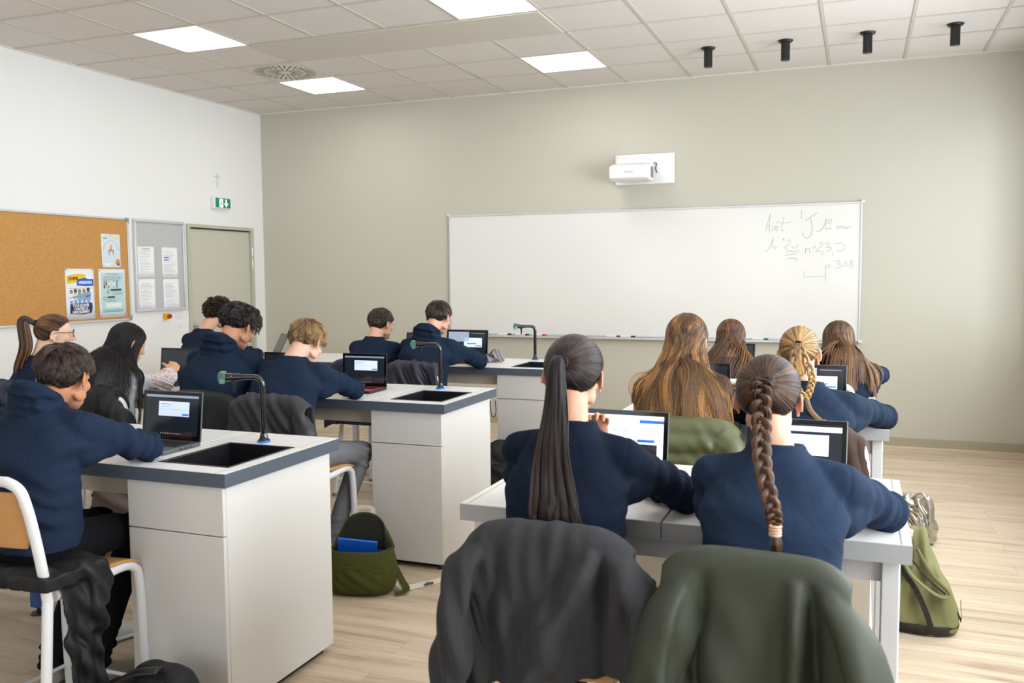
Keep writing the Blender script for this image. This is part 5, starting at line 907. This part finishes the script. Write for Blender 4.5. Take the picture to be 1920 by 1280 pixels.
def drape(x, y, rz, m, label, name='jacket', cat='jacket', topz=.905, hw=(.16, .16), bot=(.24, .26), drop=(.34, .34), front=.2, fold=(), quilt=0, qamp=.014, t=.012, sleeves=(), voxel=.006, base=.0025, src=(), hang=.0, seed=1, extra=None, sag=0, xc=0, off=0, quiltdir=0, pw=.8, edge=.05, smooth=9, group='coats hung over the chair backs'):
    """garment laid over a chair back (chair frame: back rail at y=-.247); u runs left to right, v down the rear side"""
    T_ = thing(name, label, cat, (x, y, 0), rz, group); b = MB(); nu, nf, na, nb = 61, 10, 9, 46; u = np.linspace(-1, 1, nu); rows = []
    rad = .024+t/2+.004+off; yc = -.247
    for i in range(nf): s = 1-i/nf; rows.append((0, -1*s))
    for i in range(na): rows.append((1, i/(na-1)))
    for i in range(1, nb+1): rows.append((2, i/nb))
    P = np.zeros((len(rows), nu, 3)); hwv = lambda v: (np.where(u < 0, hw[0]+(bot[0]-hw[0])*v**pw, hw[1]+(bot[1]-hw[1])*v**pw))
    tz = topz-rad-sag*(1-u*u)-edge*np.abs(u)**5
    for k, (kind, v) in enumerate(rows):
        if kind == 0: P[k] = np.stack([xc+u*hwv(0), np.full(nu, yc+rad), tz+v*front], 1)
        elif kind == 1: a = PI*v; P[k] = np.stack([xc+u*hwv(0), np.full(nu, yc)+rad*math.cos(a), tz+rad*math.sin(a)], 1)
        else:
            F = np.zeros(nu)
            for (u0, u1, w, A, v0) in fold: F += A*np.clip((v-v0)/.25+.25, 0, 1)*np.exp(-((u-(u0+(u1-u0)*v))/w)**2)
            if quilt: F += qamp*np.abs(np.sin(PI*(v*quilt+.08*np.sin(3*u+seed))))**.6
            dr = drop[0]+(drop[1]-drop[0])*(u+1)/2; P[k] = np.stack([xc+u*hwv(v), yc-rad-hang*v-F-.02*v*(1-u*u), tz-dr*v], 1)
    slab(b, P, t)
    for (pts, r, fl) in sleeves: b.tube(bez(pts, 6), np.interp(np.linspace(0, 1, (len(pts)-1)*6+1), np.linspace(0, 1, len(r)), r), 20, flat=fl)
    me = remesh(b, voxel, smooth, .6); folds(me, src, base=base, seed=seed, bs=14); part('cloth', me, m, T_, angle=180)
    return T_
grey_knit = cloth('charcoal_melange_knit', '#39393b', fold=.6, fscale=8, weave=.6, sheen=.05)
drape(5.60, -6.26, .02, grey_knit, 'charcoal grey sweatshirt draped over the nearest chair, left of the green jacket', name='sweatshirt', cat='sweatshirt', topz=.950, hw=(.195, .195), bot=(.215, .25), drop=(.36, .27), t=.014, sag=-.0, voxel=.0055,
    fold=((.60, -.15, .12, .050, .0), (.85, .85, .10, .030, .0), (-.25, -.45, .16, .016, .2), (.70, .55, .07, -.040, .0), (-.58, -.55, .06, -.035, .1), (-.1, -.5, .07, -.015, .3)),
    sleeves=[([(-.165, -.262, .90), (-.195, -.300, .85), (-.212, -.315, .74), (-.222, -.320, .60), (-.235, -.32, .46), (-.24, -.32, .36)], [.028, .050, .058, .060, .052, .045], .55), ([(.15, -.262, .905), (.205, -.295, .86), (.245, -.31, .79), (.255, -.31, .68), (.245, -.305, .55), (.24, -.30, .42), (.235, -.30, .34)], [.028, .046, .056, .060, .056, .050, .04], .6), ([(.09, -.265, .89), (.03, -.292, .80), (-.03, -.300, .68), (-.06, -.29, .60)], [.012, .026, .028, .014], .7)],
    src=[((-.2, -.32, .7), (1, 0, .3), .05, .16, .006), ((.26, -.32, .7), (1, 0, -.2), .06, .16, .006), ((0, -.3, .7), (.9, 0, .35), .10, .16, .005), ((0, -.3, .88), (1, 0, 0), .05, .10, .003)], seed=3)
gn = mat('green_nylon', '#383c30', rough=.6, sheen=.0, spec=.3, bump=.1, bscale=60)
drape(6.075, -6.31, -.02, gn, 'dark green waterproof jacket draped over the nearest right chair', topz=.950, hw=(.19, .188), bot=(.24, .275), drop=(.62, .62), t=.010, voxel=.0055, pw=.75,
    fold=((-.50, -.62, .07, -.030, .0), (-.78, -.78, .16, .035, .0), (-.1, -.42, .20, .030, .15), (.42, .30, .07, .040, .0), (.58, .52, .06, -.035, .0), (.82, .84, .15, .040, .0), (.1, .25, .13, .016, .5), (-.3, -.3, .08, -.02, .45)),
    sleeves=[([(-.15, -.27, .885), (-.19, -.31, .80), (-.21, -.33, .66), (-.225, -.33, .5), (-.23, -.33, .38)], [.03, .05, .058, .056, .05], .55), ([(.145, -.27, .885), (.205, -.31, .80), (.24, -.335, .66), (.262, -.34, .5), (.27, -.34, .38)], [.03, .055, .065, .062, .055], .6)],
    src=[((-.1, -.3, .7), (.8, 0, .5), .10, .14, .004), ((.22, -.33, .6), (1, 0, .2), .07, .15, .004), ((-.2, -.33, .6), (1, 0, -.2), .07, .15, .004)], seed=4, base=.0015)
puf = mat('olive_puffer_nylon', '#55583a', rough=.5, spec=.5, bump=.25, bscale=45, sheen=0)
drape(5.65, -4.67, 0, puf, 'olive green quilted puffer jacket over the chair behind the nearest table', topz=.956, hw=(.20, .19), bot=(.24, .22), drop=(.42, .42), t=.012, off=.024, quilt=6.5, qamp=.030, smooth=3, voxel=.006, base=.004, fold=((.55, .3, .06, -.016, .0),), sleeves=[([(.13, -.28, .91), (.185, -.30, .84), (.20, -.31, .72), (.20, -.31, .6)], [.04, .055, .055, .05], .7)], src=[((.1, -.3, .82), (.8, 0, .6), .05, .10, .003)], seed=5)
drape(6.12, -4.67, 0, cloth('brown_softshell', '#42332d', fold=.3, fscale=6, rough=.6, weave=.1), 'smooth brown coat over the chair behind the dark-plaited girl', name='coat', cat='coat', topz=.95, hw=(.20, .18), bot=(.22, .25), drop=(.46, .46), t=.012, off=.006, voxel=.008, fold=((.45, .40, .09, -.022, .0), (.75, .78, .16, .026, .0), (-.3, -.3, .2, .015, .2)), src=[((.1, -.3, .8), (1, 0, .2), .09, .2, .005)], seed=6)
gy = mat('dark_grey_nylon', '#28282c', rough=.55, sheen=0, spec=.45, bump=.35, bscale=28)
j = drape(3.64, -4.63, 0, gy, 'dark grey nylon jacket with a blue label over the blond boy\'s chair', topz=.956, hw=(.215, .222), bot=(.22, .285), drop=(.36, .50), t=.018, off=.006, voxel=.008, fold=((.62, .66, .06, -.03, .0), (.84, .88, .12, .026, .0), (.2, .1, .2, .014, .2)), sleeves=[([(.19, -.27, .86), (.245, -.29, .76), (.27, -.29, .6), (.275, -.27, .46), (.27, -.25, .36)], [.03, .05, .056, .05, .04], .7)], src=[((0, -.3, .8), (1, 0, .8), .05, .2, .006), ((.25, -.28, .6), (.3, 0, 1), .05, .15, .006)], base=.004, seed=7)
part('label', MB().box(-.075, -.030, -.306, -.303, .720, .742), mat('label_blue', '#1f78c8', rough=.5), j, bevel=.001); text('label_lettering', 'oxbow', .014, mat('label_white', '#e8eef5'), j, (-.0525, -.3065, .731), (PI/2, 0, 0))
bk = mat('black_soft_nylon', '#101114', rough=.6, sheen=0, spec=.4, bump=.25, bscale=25)
drape(3.21, -4.62, 0, bk, 'black jacket over the chair of the wavy black-haired hoodie boy', topz=.956, hw=(.19, .235), bot=(.2, .26), drop=(.4, .4), t=.014, off=.006, voxel=.009, fold=((.5, .55, .12, .02, .1),), base=.004, seed=8)
drape(2.57, -4.64, 0, bk, 'black jacket over the chair of the girl in the white blouse', topz=.956, hw=(.20, .15), bot=(.22, .29), drop=(.36, .3), t=.02, off=.010, voxel=.008, pw=.5, fold=((.55, .7, .10, .03, .0), (.2, .3, .07, -.02, .1)), sleeves=[([(.12, -.275, .91), (.18, -.31, .86), (.24, -.32, .78), (.27, -.32, .68)], [.03, .05, .055, .04], .8)], src=[((.15, -.3, .8), (1, 0, .3), .05, .2, .008)], base=.005, seed=9)
np_ = mat('navy_quilted_nylon', '#1a2138', rough=.5, spec=.5, bump=.2, bscale=40)
j = drape(1.99, -4.66, 0, np_, 'navy quilted puffer coat over the chair of the girl with glasses', topz=.965, hw=(.24, .19), bot=(.30, .24), drop=(.36, .36), t=.012, off=.03, quilt=6, qamp=.028, smooth=3, voxel=.007, base=.005, src=[((.0, -.3, .8), (1, 0, .1), .04, .25, .005)], seed=10)
part('cable', MB().tube(bez([(-.05, -.345, .78), (.03, -.36, .81), (.10, -.355, .80), (.13, -.35, .75), (.08, -.35, .71), (.0, -.355, .72), (-.05, -.35, .75), (.05, -.36, .765), (.14, -.35, .74)], 6), .004, 6), M_blk, j, label='thin black cable looped on the coat')
drape(3.50, -2.90, 0, mat('ink_nylon', '#1f2130', rough=.5, sheen=0, spec=.5, bump=.3, bscale=25), 'dark ink-blue jacket over the chair behind the middle bench tap', topz=.956, hw=(.20, .20), bot=(.27, .31), drop=(.36, .36), t=.016, off=.006, voxel=.009, fold=((.35, .1, .09, .03, .0), (.6, .62, .07, -.025, .0), (.85, .9, .14, .03, .0), (-.5, -.6, .15, .02, .1)), src=[((.1, -.3, .8), (.9, 0, .5), .06, .25, .007)], base=.004, seed=11)
drape(3.09, -2.90, 0, mat('deep_navy_nylon', '#161d30', rough=.55, spec=.4, bump=.3, bscale=25), 'navy jacket over the far-row chair just above the red-keyed laptop', topz=.956, hw=(.215, .215), bot=(.26, .26), drop=(.4, .4), t=.016, off=.006, voxel=.009, fold=((-.4, -.5, .12, .02, .1), (.4, .3, .1, .02, .1)), base=.004, seed=12)
# black jacket lying over the seat of the front-left chair
t = thing('jacket', 'black jacket spilling over the seat of the chair at the left edge', 'jacket', (3.75, -6.215, .05)); b = MB()
def hangp(P0, P1, z0, z1, dep, amp, nf, ph=0, nn=(1, 0)):
    n, m = 40, 30; G = np.zeros((m, n, 3)); P0, P1 = np.array(P0), np.array(P1); nn = np.array(nn)
    for i in range(m):
        v = i/(m-1); z = z0+(z1-z0)*v
        for k in range(n): u = k/(n-1); q = P0+(P1-P0)*(u*(1-.15*v)+.075*v); q = q+nn*(dep*v**.6+amp*v*math.sin(u*nf*2*PI+ph+v)); G[i, k] = (q[0], q[1], z+.02*math.sin(u*5)*v)
    slab(b, G, .012)
hangp((.198, -.17), (.205, -.03), .545, .04, .03, .022, 2.1); b.tube(bez([(.12, -.12, .545), (.20, -.08, .555), (.225, -.05, .49), (.225, -.04, .40), (.215, -.05, .33)], 6), [.03]*6+[.042]*6+[.045]*6+[.04]*6+[.025], 16, flat=.6)
b.tube(bez([(.08, -.05, .56), (.18, -.03, .55), (.212, -.0, .47), (.205, -.01, .40)], 6), .03, 14, flat=.6)
hangp((-.19, -.255), (.03, -.255), .55, .13, -.03, .02, 2.3, 1, (0, 1)); b.obox((.06, -.12, .533), (.33, .24, .045)); b.tube([(-.17, -.21, .53), (.02, -.22, .535), (.18, -.19, .54)], .035, 14)
me = remesh(b, .007, 5); folds(me, [((.23, -.05, .35), (0, .8, .5), .06, .2, .006), ((-.1, -.27, .35), (1, 0, .2), .05, .2, .006)], base=.004, seed=12); part('cloth', me, bk, t, angle=180)
# ---------------- bags ----------------
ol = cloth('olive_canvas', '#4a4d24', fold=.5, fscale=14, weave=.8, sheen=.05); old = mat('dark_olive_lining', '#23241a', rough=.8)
def bag_shell(rings, m, name, parent, t=.006, sub=1, lab=None):
    b = MB(); b.loft(rings, cap=False); n = len(rings[0]); b.add(rings[0], [tuple(range(n-1, -1, -1))]); return part(name, b, m, parent, solid=t, sub=sub, angle=180, label=lab)
def strap(parent, P, w, m, name='strap', th=.0022, up=(0, 0, 1)):
    C = bez(P, 8); T = unit(np.gradient(C, axis=0)); U = np.tile(np.array(up, float), (len(C), 1)); S = unit(np.cross(T, U)); G = np.stack([C-S*w/2, C+S*w/2], 1); b = MB(); slab(b, G, th); return part(name, b, m, parent, angle=60)
def webbing():
    if 'webbing' in _M: return _M['webbing']
    m = mat('webbing', '#d9d6c4', rough=.8); return m
t = thing('backpack', 'open olive green backpack with a blue folder, on the floor by the cabinet', 'backpack', (4.045, -4.735, 0), .30)
S = lambda z, rx, ry, y0=0, x0=0, p=2.8: ring((x0, y0, z), rx, ry, np.eye(3), 36, p)
rings = [S(.006, .125, .075), S(.012, .150, .095), S(.05, .168, .108), S(.10, .170, .108), S(.15, .165, .098), S(.19, .155, .085), S(.215, .148, .075)]
bag = bag_shell(rings, ol, 'main_body', t)
b = MB(); G = np.zeros((14, 25, 3))
for i in range(14):
    v = i/13
    for k in range(25): a = PI*k/24; wv = .15*(math.cos(a)); G[i, k] = (-wv*(1-.25*v**2)*(1 if True else 0), .045+.03*math.sin(a)-.0*v, .20+.165*v*math.sin(a)**.55+.0)
b.grid(G); part('back_flap', b, ol, t, solid=.008, sub=1, angle=180)
b = MB(); G2 = G.copy(); G2[:, :, 1] -= .007; G2[:, :, 2] -= .004; G2[:, :, 0] *= .96; b.grid(G2); part('lining', b, old, t, sub=1, angle=180)
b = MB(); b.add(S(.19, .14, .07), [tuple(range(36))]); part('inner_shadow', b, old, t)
part('folder', MB().obox((-.02, -.005, .215), (.19, .012, .09), R3(.35, .12, .1)), mat('folder_blue', '#1763d6', rough=.35), t, bevel=.001, label='bright blue plastic folder')
b = MB(); b.tube(G[13], .0045, 8); b.tube(bez([(-.15, .0, .216), (-.10, -.065, .21), (0, -.080, .200), (.10, -.065, .21), (.15, .0, .216)], 8), .004, 8); part('zip', b, mat('zip_dark', '#3a3c24', rough=.5), t, angle=180)
b = MB(); b.sph((.0, -.088, .085), (.125, .035, .072)); me = remesh(b, .006, 3); folds(me, [((0, -.12, .09), (.6, 0, 1), .05, .12, .003)], base=.002, seed=2); part('front_pocket', me, ol, t, angle=180)
b = MB(); b.tube(bez([(-.115, -.108, .13), (-.06, -.12, .150), (0, -.124, .153), (.06, -.12, .150), (.115, -.108, .13)], 6), .0035, 6); b.tube(bez([(-.165, -.03, .06), (-.175, -.02, .12), (-.168, -.0, .17)], 6), [.018]*12+[.01], 10, flat=.5); part('pocket_seam', b, ol, t, angle=180)
strap(t, [(.15, .02, .06), (.20, -.0, .020), (.27, .06, .012), (.36, .14, .012), (.40, .22, .012)], .026, webbing(), 'webbing_strap', up=(.15, -.8, .55)); strap(t, [(-.15, -.02, .04), (-.19, -.05, .01), (-.17, -.13, .004), (-.19, -.20, .003)], .024, webbing(), 'webbing_strap')
strap(t, [(.155, .05, .10), (.19, .02, .05), (.22, -.03, .02), (.17, -.06, .012)], .035, ol, 'shoulder_strap'); strap(t, [(-.05, .085, .355), (-.04, .09, .385), (.03, .09, .385), (.04, .085, .355)], .02, webbing(), 'grab_handle', up=(0, 1, 0))
for (x, y, z, rx, a) in ((.31, .087, .0125, .95, .72), (.383, .175, .0125, .95, 1.1), (-.178, -.115, .0062, 0, 1.4)): text('strap_lettering', 'adidas', .022, M_blk, t, (x, y-.002, z), (rx, 0, a), bold=.0006)
# tote with sequin bands
sg = cloth('pale_olive_canvas', '#80805a', fold=.45, fscale=8, weave=.3); sq = mat('dark_sequins', '#2a2620', rough=.25, bump=1, bscale=220, var=.8, vscale=240, metal=.4)
t = thing('tote_bag', 'large pale olive tote bag with dark sequin bands, on the floor at right', 'bag', (6.535, -4.30, 0), -.1)
b = MB(); tl = lambda z: (.0-.05*z, .05*z)
b.loft([ring((-.02-.1*z, .06*z, z), rx, ry, np.eye(3), 40, 2.4) for z, rx, ry in ((.006, .15, .095), (.03, .165, .105), (.10, .165, .10), (.2, .145, .085), (.3, .11, .06), (.40, .075, .035), (.43, .065, .028))])
me = remesh(b, .006, 5); folds(me, [((.05, -.08, .2), (1, 0, .35), .10, .15, .012), ((-.08, -.08, .2), (1, 0, -.3), .08, .15, .010), ((0, -.06, .33), (1, 0, .1), .04, .12, .006)], base=.005, seed=6); part('bag_body', me, sg, t, angle=180)
b = MB(); b.loft([ring((-.02, 0, z), rx, ry, np.eye(3), 40, 2.4) for z, rx, ry in ((.001, .145, .09), (.012, .162, .103), (.04, .170, .110), (.048, .168, .108))]); part('sequin_base', b, sq, t, angle=180)
strap(t, [(.045, -.113, .045), (.02, -.118, .12), (-.02, -.105, .2), (-.075, -.085, .27), (-.11, -.06, .32)], .022, sq, 'sequin_band', up=(0, -1, .2)); strap(t, [(.14, -.02, .10), (.155, 0, .06), (.15, .02, .14)], .02, sq, 'sequin_band', up=(1, 0, 0))
b = MB(); b.tube(bez([(-.085, -.075, .33), (-.03, -.12, .26), (.05, -.125, .20), (.10, -.11, .185), (.105, -.10, .205), (.04, -.10, .27), (-.02, -.06, .36)], 7), .0085, 10, flat=.5); part('handle', b, sg, t, angle=180)
b = MB(); b.tube(bez([(-.04, -.085, .32), (.03, -.11, .25), (.095, -.112, .198)], 7), .006, 8, flat=.6); part('sequin_band', b, sq, t, angle=180)
# fleece-cuffed sleeve on the tote
t = thing('coat_sleeve', 'brown coat sleeve with cream fleece cuff lying on the olive tote bag', 'coat', (6.44, -4.36, .43))
part('sleeve', MB().tube(bez([(-.10, .02, .07), (-.03, .0, .045), (.03, -.0, .03)], 6), .04, 16, flat=.7), cloth('brown_softshell', '#42332d'), t, angle=180)
b = MB(); b.tube([(-.06, -.012, -.002), (.035, -.012, -.006), (.05, -.012, -.008)], [.034, .034, .026], 20, flat=.8); me = remesh(b, .004, 1); v, n = vco(me); setco(me, v+n*(.0028*wob(v, 260, 3))[:, None]); part('fleece_cuff', me, mat('cream_fleece', '#c9b8a6', rough=1, bump=.8, bscale=260, sheen=.5), t, angle=180)
# silver crumpled bag
sv = mat('silver_crinkled_foil', '#b9b3a8', rough=.28, metal=.85, bump=.9, bscale=26)
t = thing('handbag', 'crumpled metallic silver bag with tassels on the floor beyond the table', 'bag', (6.55, -2.95, 0), -.35)
b = MB(); b.loft([ring((0, 0, z), rx, ry, np.eye(3), 36, 2.3) for z, rx, ry in ((.004, .13, .07), (.03, .15, .085), (.12, .15, .085), (.2, .125, .07), (.26, .10, .05))]); me = remesh(b, .006, 4); folds(me, [((.05, -.05, .15), (1, 0, .6), .045, .15, .010), ((-.05, -.05, .1), (.7, 0, 1), .05, .15, .010)], base=.008, seed=8, bs=26); part('bag_body', me, sv, t, angle=180)
part('opening', MB().sph((-.07, -.035, .235), (.045, .03, .03)), M_blk, t); b = MB(); b.tube(bez([(-.09, -.05, .24), (-.02, -.09, .26), (.04, -.08, .23), (.05, -.05, .22)], 6), .008, 8); b.tube(bez([(.02, -.03, .25), (.08, -.04, .29), (.12, -.04, .22), (.13, -.06, .12)], 6), .007, 8); part('handle', b, sv, t, angle=180)
b = MB(); [b.tube(bez([(.06+.012*i, -.085, .17), (.08+.012*i, -.10, .10), (.085+.018*i, -.105, .03)], 5), .0035, 6) for i in range(4)]; part('tassel', b, sv, t, angle=180); part('buckle', MB().obox((.05, -.092, .185), (.05, .008, .022), R3(0, .4, 0)).obox((.06, -.092, .155), (.05, .008, .012), R3(0, .4, 0)), mat('antique_brass', '#a08c62', rough=.3, metal=.9), t, bevel=.002)
# black backpack by far cabinet
bn = mat('black_pack_nylon', '#1a1b1e', rough=.6, bump=.3, bscale=70, spec=.4)
def soft_pack(t, w, d, h, m, tilt=0, seed=1):
    R = R3(tilt, 0, 0); b = MB(); b.loft([ring(R @ V3(0, 0, z), rx, ry, R, 36, 2.8) for z, rx, ry in ((.01, w*.8, d*.8), (.03, w, d), (h*.45, w, d), (h*.75, w*.92, d*.85), (h*.93, w*.7, d*.6), (h, w*.4, d*.35))]); b.sph(R @ V3(0, -d, h*.3), (w*.8, d*.45, h*.25), R)
    me = remesh(b, .007, 4); folds(me, [((0, -d, h*.4), (.5, 0, 1), .08, .2, .006)], base=.005, seed=seed); part('bag_body', me, m, t, angle=180); return R
t = thing('backpack', 'black backpack on the floor against the farthest sink cabinet', 'backpack', (4.03, -2.83, 0), .25); R = soft_pack(t, .17, .10, .40, bn, -.35, 3)
b = MB(); b.tube(bez([(-.12, -.06, .36), (-.15, -.10, .28), (-.17, -.12, .16), (-.15, -.12, .05)], 6), .012, 8, flat=.5); part('piping', b, mat('pale_grey_trim', '#a9a9a4', rough=.6), t, angle=180)
part('label_patch', MB().obox((-.02, -.165, .135), (.055, .004, .012), R3(0, -.35, 0)), mat('patch_white', '#e0dcdc'), t); part('label_patch', MB().obox((-.02, -.1655, .130), (.05, .004, .006), R3(0, -.35, 0)), mat('patch_red', '#b02a35'), t); part('shoulder_strap', MB().tube(bez([(.02, -.08, .38), (.08, -.16, .3), (.10, -.19, .18), (.08, -.17, .08)], 6), .022, 10, flat=.4), bn, t, angle=180)
t = thing('backpack', 'black bag with webbing strap at the bottom edge, before the nearest cabinet', 'backpack', (4.20, -6.225, 0), -.15); soft_pack(t, .15, .09, .285, mat('black_pack_plain', '#141517', rough=.6, bump=.2, bscale=60, spec=.4), 0, 4)
part('shoulder_strap', MB().tube(bez([(-.15, -.06, .10), (-.12, -.10, .22), (-.02, -.09, .285), (.06, -.06, .30)], 7), .024, 10, flat=.3), M_blk, t, angle=180); part('buckle', MB().box(.06, .10, -.09, -.05, .225, .26), M_blk, t, bevel=.004); part('strap_end', MB().tube(bez([(.09, -.07, .21), (.12, -.10, .18), (.15, -.11, .13)], 5), .010, 8, flat=.3), M_blk, t)
# taupe tote under the bench, grey pouch on the far bench, spare sneaker, blue bench leg
t = thing('tote_bag', 'taupe fabric tote seen beneath the nearest bench', 'bag', (2.86, -5.02, 0), .2); b = MB(); b.loft([ring((0, 0, z), rx, ry, np.eye(3), 32, 2.6) for z, rx, ry in ((.005, .17, .08), (.03, .18, .09), (.25, .18, .08), (.42, .17, .06), (.47, .165, .05))]); me = remesh(b, .008, 3); folds(me, [((0, -.1, .4), (.4, 0, 1), .08, .2, .008)], base=.006, seed=5); part('bag_body', me, cloth('taupe_canvas', '#6e615c'), t, angle=180)
part('handle', MB().tube(bez([(-.08, -.05, .46), (-.07, -.08, .56), (.02, -.08, .58), (.08, -.05, .46)], 6), .007, 8), cloth('taupe_canvas', '#6e615c'), t, angle=180)
t = thing('pouch', 'crumpled grey cloth pouch with black drawstring on the far bench', 'pouch', (3.705, -2.22, TZ), .2); b = MB(); b.sph((.02, 0, .045), (.055, .04, .048)); b.sph((-.045, -.02, .025), (.06, .045, .03)); b.sph((.045, .01, .035), (.04, .035, .038)); b.obox((0, 0, .004), (.12, .06, .006)); me = remesh(b, .004, 3); folds(me, [((0, 0, .04), (1, .3, .5), .025, .08, .005)], base=.003, seed=6, bs=40); part('pouch_body', me, cloth('grey_flannel', '#8d8b8b', fold=.8, fscale=30), t, angle=180)
b = MB(); b.tube(bez([(-.07, -.05, .03), (-.03, -.045, .06), (.01, -.042, .04), (.05, -.045, .01)], 6), .004, 6); b.tube(bez([(-.03, -.04, .06), (.0, -.03, .09), (.02, -.02, .10)], 6), .003, 6); part('drawstring', b, M_blk, t, angle=180)
t = thing('sneaker', 'white sneaker on the floor under the nearest bench', 'shoe', (3.36, -5.66, 0)); shoe(t, (0, 0, 0), -.25, mat('white_leather', '#dcdbe0', rough=.45), mat('white_sole', '#e2e2e0', rough=.5), mat('white_lace', '#d0d0d0', rough=.8), name='upper')
t = thing('bench_stand', 'blue steel stand leg under the nearest bench at the left edge', 'stand', (2.81, -5.50, 0)); bl = mat('blue_enamel', '#33508c', rough=.4)
part('post', MB().box(-.024, .024, -.024, .024, .035, TZ-TH-.002), bl, t, bevel=.003); part('rail', MB().box(-.5, -.024, -.02, .02, .19, .23), bl, t, bevel=.003); part('levelling_foot', MB().tube([(0, 0, 0), (0, 0, .010), (0, 0, .012), (0, 0, .035)], [.036, .03, .008, .008], 18), M_blk, t)
